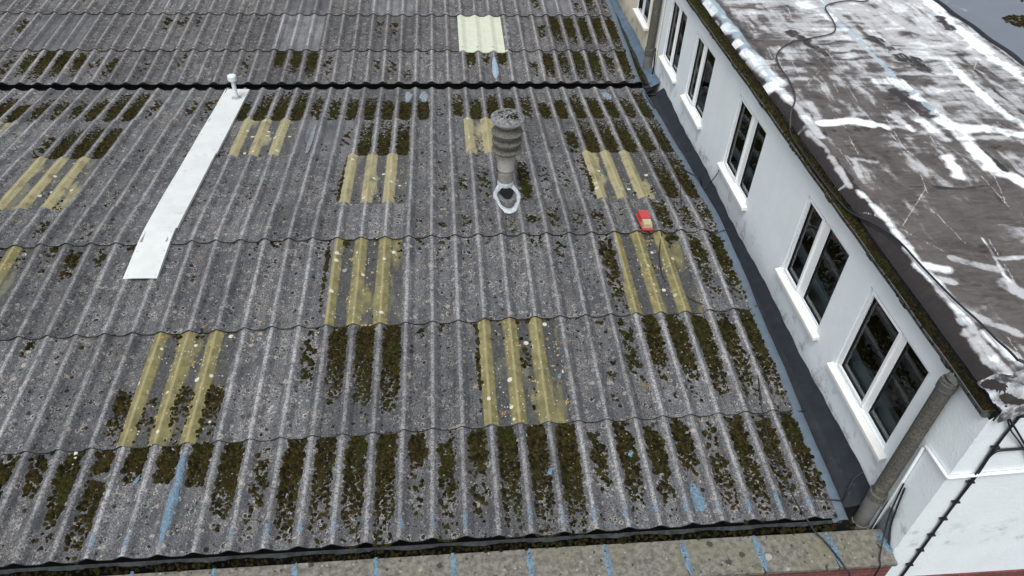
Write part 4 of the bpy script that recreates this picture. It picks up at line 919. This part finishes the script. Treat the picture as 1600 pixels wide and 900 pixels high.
MB().lathe((fx, fy, fz), [(.765, 3.775), (.75, 3.83), (.66, 3.90), (.45, 3.97), (.2, 4.0), (.02, 4.01)], 36).build('cap', M['cowltop'], vc)
for q in range(60):
    a = rng.uniform(0, 6.28); r_ = .42*math.sqrt(rng.rand()); clx.append((fx+r_*math.cos(a)+.02, fy+r_*math.sin(a)-.08, fz+3.96, rng.uniform(.04, .09), .7, rng.rand()))
build_moss('cowl_moss', 'small tuft of moss growing on top of the flue cowl')
# open soaker below the flue: raised silver rim round a dark hole
n = 44; P = []; ox, oy = fx+.015, fy-1.05
for k in range(n+1):
    a = 2*math.pi*k/n
    rx = .56+.02*math.sin(a*5); ry = 1.22 if math.sin(a) < 0 else 1.12
    row = []
    for t_, dz in ((1.14, .0), (1.07, .06), (.98, .085), (.88, .06), (.80, .02)):
        x = ox+rx*t_*math.cos(a)*(1 if math.sin(a) > 0 else (1-.28*math.sin(a)**2)); y = oy+ry*t_*math.sin(a)
        z = surf(x, y, .03)*.5+.5*(float(base_z(y))+H*.8)+.03+dz+rng.uniform(-.012, .012)
        row.append((x+rng.uniform(-.022, .022), y+rng.uniform(-.022, .022), z+rng.uniform(-.015, .02)+(.12 if y > fy-.2 else 0)))
    P.append(row)
P[-1] = P[0]
MB().grid(np.array(P), flip=True).build('soaker_rim', M['collar'], vc)
inner = [P[k][-1] for k in range(n)]
cz = float(base_z(oy))+.06
mb = MB(); ring2 = [(ox+(p[0]-ox)*.8, oy+(p[1]-oy)*.85, p[2]-.10) for p in inner]
mb.grid(np.array([inner+[inner[0]], ring2+[ring2[0]]]), flip=False); mb.add([(ox, oy, cz+.05)]+ring2, [(0, 1+(k+1) % n, 1+k) for k in range(n)][::1])
mb.build('soaker', mat_simple('grey soaker plate', (.17, .175, .18), .7, .3, 12, .002, .3), vc)
hole = [(ox+.31*math.cos(a)*(1.15 if math.sin(a) > 0 else .9), oy+.30+.46*math.sin(a), float(base_z(oy))+H+.05+.02) for a in np.linspace(0, 2*math.pi, 25)[:-1]]
MB().add(hole, [tuple(range(24))]).build('opening', M['black'], vc)
MB().lathe((fx, fy, fz), [(.39, .12), (.40, .2), (.39, .42), (.365, .50)], 28).build('collar', M['collar'], vc)

rb = thing('red_box', 'small faded red plastic box with a cream end lying on the roof', 'plastic box', (5.45, 14.2, 1.2))
z0 = float(base_z(14.2))+.20
def bxp(corn, zb_, zt_, ins, name, mat):
    lo = [(x, y, zb_+(y-14.2)*.05) for x, y in corn]; cx_ = sum(p[0] for p in corn)/4; cy_ = sum(p[1] for p in corn)/4
    hi = [(x+(cx_-x)*ins, y+(cy_-y)*ins, zt_+(y-14.2)*.05) for x, y in corn]
    return MB().add(lo+hi, [(0, 3, 2, 1), (4, 5, 6, 7), (0, 1, 5, 4), (1, 2, 6, 5), (2, 3, 7, 6), (3, 0, 4, 7)]).build(name, mat, rb, bevel=.006)
bxp([(5.27, 13.72), (5.77, 13.70), (5.69, 14.80), (5.18, 14.80)], z0-.02, z0+.06, .01, 'base', M['red'])
bxp([(5.27, 14.22), (5.72, 14.20), (5.68, 14.77), (5.22, 14.77)], z0+.06, z0+.32, .06, 'lid', M['red'])
bxp([(5.31, 13.78), (5.73, 13.77), (5.71, 14.19), (5.30, 14.21)], z0+.06, z0+.28, .10, 'lamp_cover', M['boxcream'])
MB().box((5.34, 14.5, z0+.325), (5.58, 14.53, z0+.333)).build('embossed_line', mat_simple('darker red', (.30, .06, .07), .6, .2, 8, 0, .3), rb)
MB().box((5.34, 14.62, z0+.325), (5.56, 14.65, z0+.333)).build('embossed_line', bpy.data.materials['darker red'], rb)

# ------------------------------------------------------------------ cables and conduit
def curve(pts, k=6):
    pts = [vec(p) for p in pts]; out = []
    for i in range(len(pts)-1):
        p0, p1, p2, p3 = pts[max(i-1, 0)], pts[i], pts[i+1], pts[min(i+2, len(pts)-1)]
        for j in range(k):
            t = j/k; out.append(.5*((2*p1)+(-p0+p2)*t+(2*p0-5*p1+4*p2-p3)*t*t+(-p0+3*p1-3*p2+p3)*t**3))
    return out+[pts[-1]]
def cable(name, pts, r, mat, label, cat='cable', group=None):
    o = MB().tube(curve(pts), r, 8).build(name, mat); return tag(o, label, cat, group)
G_ = 'loose cables about the roofs'
def onroof(pts, dz=.03): return [(x, y, max(float(base_z(y)+H*hprof(np.array(x)))+dz+.03, z if z is not None else -9)) for x, y, z in pts]
fz_ = lambda x, y: float(6.80+.012*(x-XR0))+.06
cable('roof_cable', [(20.14, 27.27, fz_(20, 0)), (19.24, 26.11, fz_(19, 0)), (18.31, 26.18, fz_(18, 0)), (17.25, 25.79, fz_(17, 0)), (16.63, 25.15, fz_(16.6, 0)), (16.31, 23.42, fz_(16.3, 0)), (16.02, 22.43, fz_(16, 0)), (15.49, 21.8, fz_(15.5, 0)), (14.39, 21.33, fz_(14.4, 0)), (13.29, 20.94, fz_(13.3, 0)), (12.45, 20.2, fz_(12.4, 0)), (11.87, 19.28, fz_(11.9, 0)), (11.63, 18.14, fz_(11.6, 0)), (11.57, 17.05, fz_(11.6, 0)), (11.41, 15.95, fz_(11.4, 0)), (11.1, 15.0, 6.86), (10.62, 14.14, 6.78), (10.4, 13.4, 6.5)], .035, M['cable_grey'], 'grey cable looping across the white streaked felt roof down into the gutter', 'cable', G_)
cable('roof_cable', [(10.36, 13.35, 6.48), (10.26, 12.74, 6.44), (10.24, 11.91, 6.43), (10.22, 9.76, 6.43), (10.28, 8.15, 6.45), (10.42, 7.4, 6.52), (10.6, 6.5, 6.78), (10.85, 5.51, 6.88), (10.98, 4.23, 6.87), (11.16, 2.78, 6.87), (11.36, 1.79, 6.88), (11.42, 1.11, 6.9), (11.36, .54, 7.05), (11.28, .1, 7.15)], .034, M['cable'], 'black cable leaving the gutter and running over the felt roof to the corner', 'cable', G_)
cable('roof_cable', [(11.28, .1, 7.17), (11.5, -.1, 7.2), (11.9, -.05, 7.25), (12.6, -.3, 7.3)], .045, M['cable'], 'short black cable curling over the raised front corner of the felt roof', 'cable', G_)
o = MB(); o.tube([(10.1, .02, -.78), (10.29, 0, -.78), (10.29, .07, 1.26), (10.29, .13, 3.50), (10.29, .10, 3.6), (10.29, -1.0, 3.68), (10.30, -1.04, 3.68), (11.2, -1.04, 3.74), (12.5, -1.04, 3.82), (15, -1.04, 3.95)], .05, 10)
tag(o.build('wall_conduit', M['upvc']), 'thin white plastic conduit bent round the corner of the white building', 'conduit')
FC = [(11.05, -1.03, 6.75), (11.02, -1.04, 5.82), (11.01, -1.04, 4.81), (11.06, -1.04, 3.63), (11.11, -1.04, 1.85), (11.18, -1.04, -1.75), (11.2, -1.04, -6)]
o = MB(); o.tube(curve(FC), .029, 8); o.tube(curve([(x+.065+.03*math.sin(z*2), y+.01, z) for x, y, z in FC]), .024, 8)
cb = o.build('cable_bundle', M['cable']); tag(cb, 'pair of black cables running straight down the white front wall', 'cable')
cb['group'] = G_
for z in (6.3, 5.0, 3.4, 2.4, 1.5, .6, -.3, -1.2, -2.6): 
    x_ = float(np.interp(z, [-1.75, 1.85, 3.63, 4.81, 6.5], [11.18, 11.11, 11.06, 11.01, 11.04]))
    MB().box((x_-.09, -1.08, z-.02), (x_+.14, -.98, z+.02)).build('cable_clip', M['cable'], cb)
cable('branch_cable', [(11.04, -1.05, 4.6), (11.1, -1.05, 4.8), (11.25, -1.05, 4.88), (11.92, -1.05, 4.9), (15, -1.05, 4.95)], .04, M['cable'], 'black cable branching level to the right across the white front wall', 'cable', G_)
cable('corner_cable', [(10.5, -1.0, 6.7), (10.62, -1.06, 6.45), (10.84, -1.08, 6.17), (11.17, -1.1, 5.81), (11.8, -1.05, 5.11), (12.6, -1.05, 4.2)], .03, M['cable'], 'thin cable slanting down from the gutter end across the front wall', 'cable', G_)
cable('corner_cable', [(10.5, -1.0, 6.64), (10.66, -1.06, 6.35), (10.9, -1.08, 5.98), (11.1, -1.1, 5.72), (11.72, -1.05, 5.08), (12.5, -1.05, 4.15)], .022, M['cable'], 'thinner twin cable just below the one slanting from the gutter end', 'cable', G_)
cable('eaves_cable', onroof([(8.23, 6.83, None), (7.9, 5.4, None), (7.7, 4.33, None), (7.54, 3.2, None), (7.5, 2.14, None), (7.6, .89, None), (7.75, .1, None)])+[(8.0, -.3, -.15), (8.26, -.6, -.27), (8.54, -1.41, -.31), (8.7, -1.6, -.6), (8.75, -1.6, -1.6)], .028, M['cable'], 'black cable coming down the roof edge and over the coping stones', 'cable', G_)
cable('hanging_cable', [(10.25, -.02, 1.9), (10.2, -.15, 1.25), (10.12, -.35, .6), (10.0, -.75, -.1), (9.75, -1.2, -.28), (9.7, -1.44, -.5), (9.7, -1.46, -2)], .026, M['cable'], 'black cable hanging beside the near downpipe and looping over the coping', 'cable', G_)
cable('hanging_cable', [(10.27, -.12, 1.8), (10.26, -.3, .9), (10.28, -.5, .1), (10.3, -.85, -.5), (10.3, -1.25, -1.3)], .03, M['cable'], 'black cable dropping straight down the lead apron at the wall corner', 'cable', G_)
cable('gutter_cable', [(8.2, .75, float(base_z(.75))+.08), (8.9, .55, .24), (9.2, .62, .06), (9.5, .9, -.12), (9.9, 1.35, .12), (10.25, 1.5, .3)], .026, M['cable'], 'black cable sagging over the side gutter close to the near downpipe', 'cable', G_)
cable('sill_cable', [(10.32, 18.7, 1.62), (10.2, 18.6, 1.1), (9.95, 18.75, .35), (9.6, 18.6, .15), (9.3, 18.3, .95), (9.05, 18.35, 1.07)]+onroof([(8.9, 18.62, None), (8.66, 19.51, None), (8.46, 21.3, None), (8.55, 24.46, None), (8.66, 27.0, None)], .08)+[(8.75, 28.6, .2), (8.85, 29.4, .2), (9.3, 29.95, .02), (9.9, 30.9, -.3)], .026, M['cable'], 'black cable from the middle window sill across the gutter and up to the valley', 'cable', G_)
cable('valley_cable', [(8.95, 26.6, .5), (8.93, 27.8, .36), (8.98, 29.0, .25), (9.3, 29.7, .05), (9.9, 30.6, -.2)], .03, M['cable'], 'short black cable hanging round the roof corner by the far downpipe', 'cable', G_)
cable('loose_wire', onroof([(8.16, 22.45, None), (7.92, 21, None), (7.92, 19.87, None), (8.05, 17.86, None), (7.8, 16.62, None), (7.5, 15.3, None), (7.5, 14.32, None), (8.07, 13.78, None), (8.5, 13.6, None)])+[(8.95, 13.6, 1.32), (9.32, 13.83, 1.2)], .022, M['cable'], 'thin black wire trailing over the last rolls near the ridge', 'wire', G_)
cable('loose_wire', onroof([(6.14, 13.6, None), (5.8, 12.6, None), (5.66, 11.88, None), (5.62, 10.74, None), (6.26, 9.8, None), (6.87, 9.2, None), (7.5, 8.95, None), (8.13, 8.95, None), (8.6, 8.95, None)])+[(9.1, 9.1, .95)], .022, M['cable'], 'thin black wire crossing the right hand yellow rooflight', 'wire', G_)
cable('loose_wire', onroof([(7.94, 6.57, None), (7.5, 5.8, None), (7.33, 5.2, None), (7.4, 4.3, None), (7.7, 3.95, None), (8.17, 3.95, None), (8.6, 3.98, None)])+[(9.05, 4.0, .5), (9.25, 4.1, .3)], .022, M['cable'], 'thin black wire curling on the roof edge below the nearest rooflight', 'wire', G_)
cable('loose_wire', onroof([(x, 1.55+.12*math.sin(x*1.7)+.05*math.sin(x*4.1), None) for x in np.arange(-17, 5.2, .25)], .01), .009, M['cable_grey'], 'very thin pale wire lying across the lower end of the roof', 'wire', G_)

# grit, leaves and flakes caught in the channels
mb = MB()
for _ in range(900):
    x = rng.uniform(-30, 8.6); y = rng.choice([rng.uniform(0, 8), rng.uniform(0, 30)]); x = round(x)+.5+rng.uniform(-.25, .25) if rng.rand() < .8 else x
    if x > 8.6: continue
    z = surf(x, y, .03); r_ = rng.uniform(.018, .05); a = rng.uniform(0, 3); V = []
    for k in range(5): V.append((x+r_*math.cos(a+k*1.257)*rng.uniform(.6, 1.3), y+r_*math.sin(a+k*1.257)*rng.uniform(.6, 1.3), z+rng.uniform(0, .03)))
    V.append((x, y, z+.035)); mb.add(V, [(k, (k+1) % 5, 5) for k in range(5)])
tag(mb.build('roof_grit', M['chip']), 'pale grit and flakes scattered in the roof channels', 'grit', kind='stuff')

# ground
gr = MB(); gr.add([(-3000, -3000, -10), (3000, -3000, -10), (3000, 3000, -10), (-3000, 3000, -10)], [(0, 1, 2, 3)]); go = gr.build('ground', M['ground']); tag(go, 'dark tarmac ground', None, kind='structure')
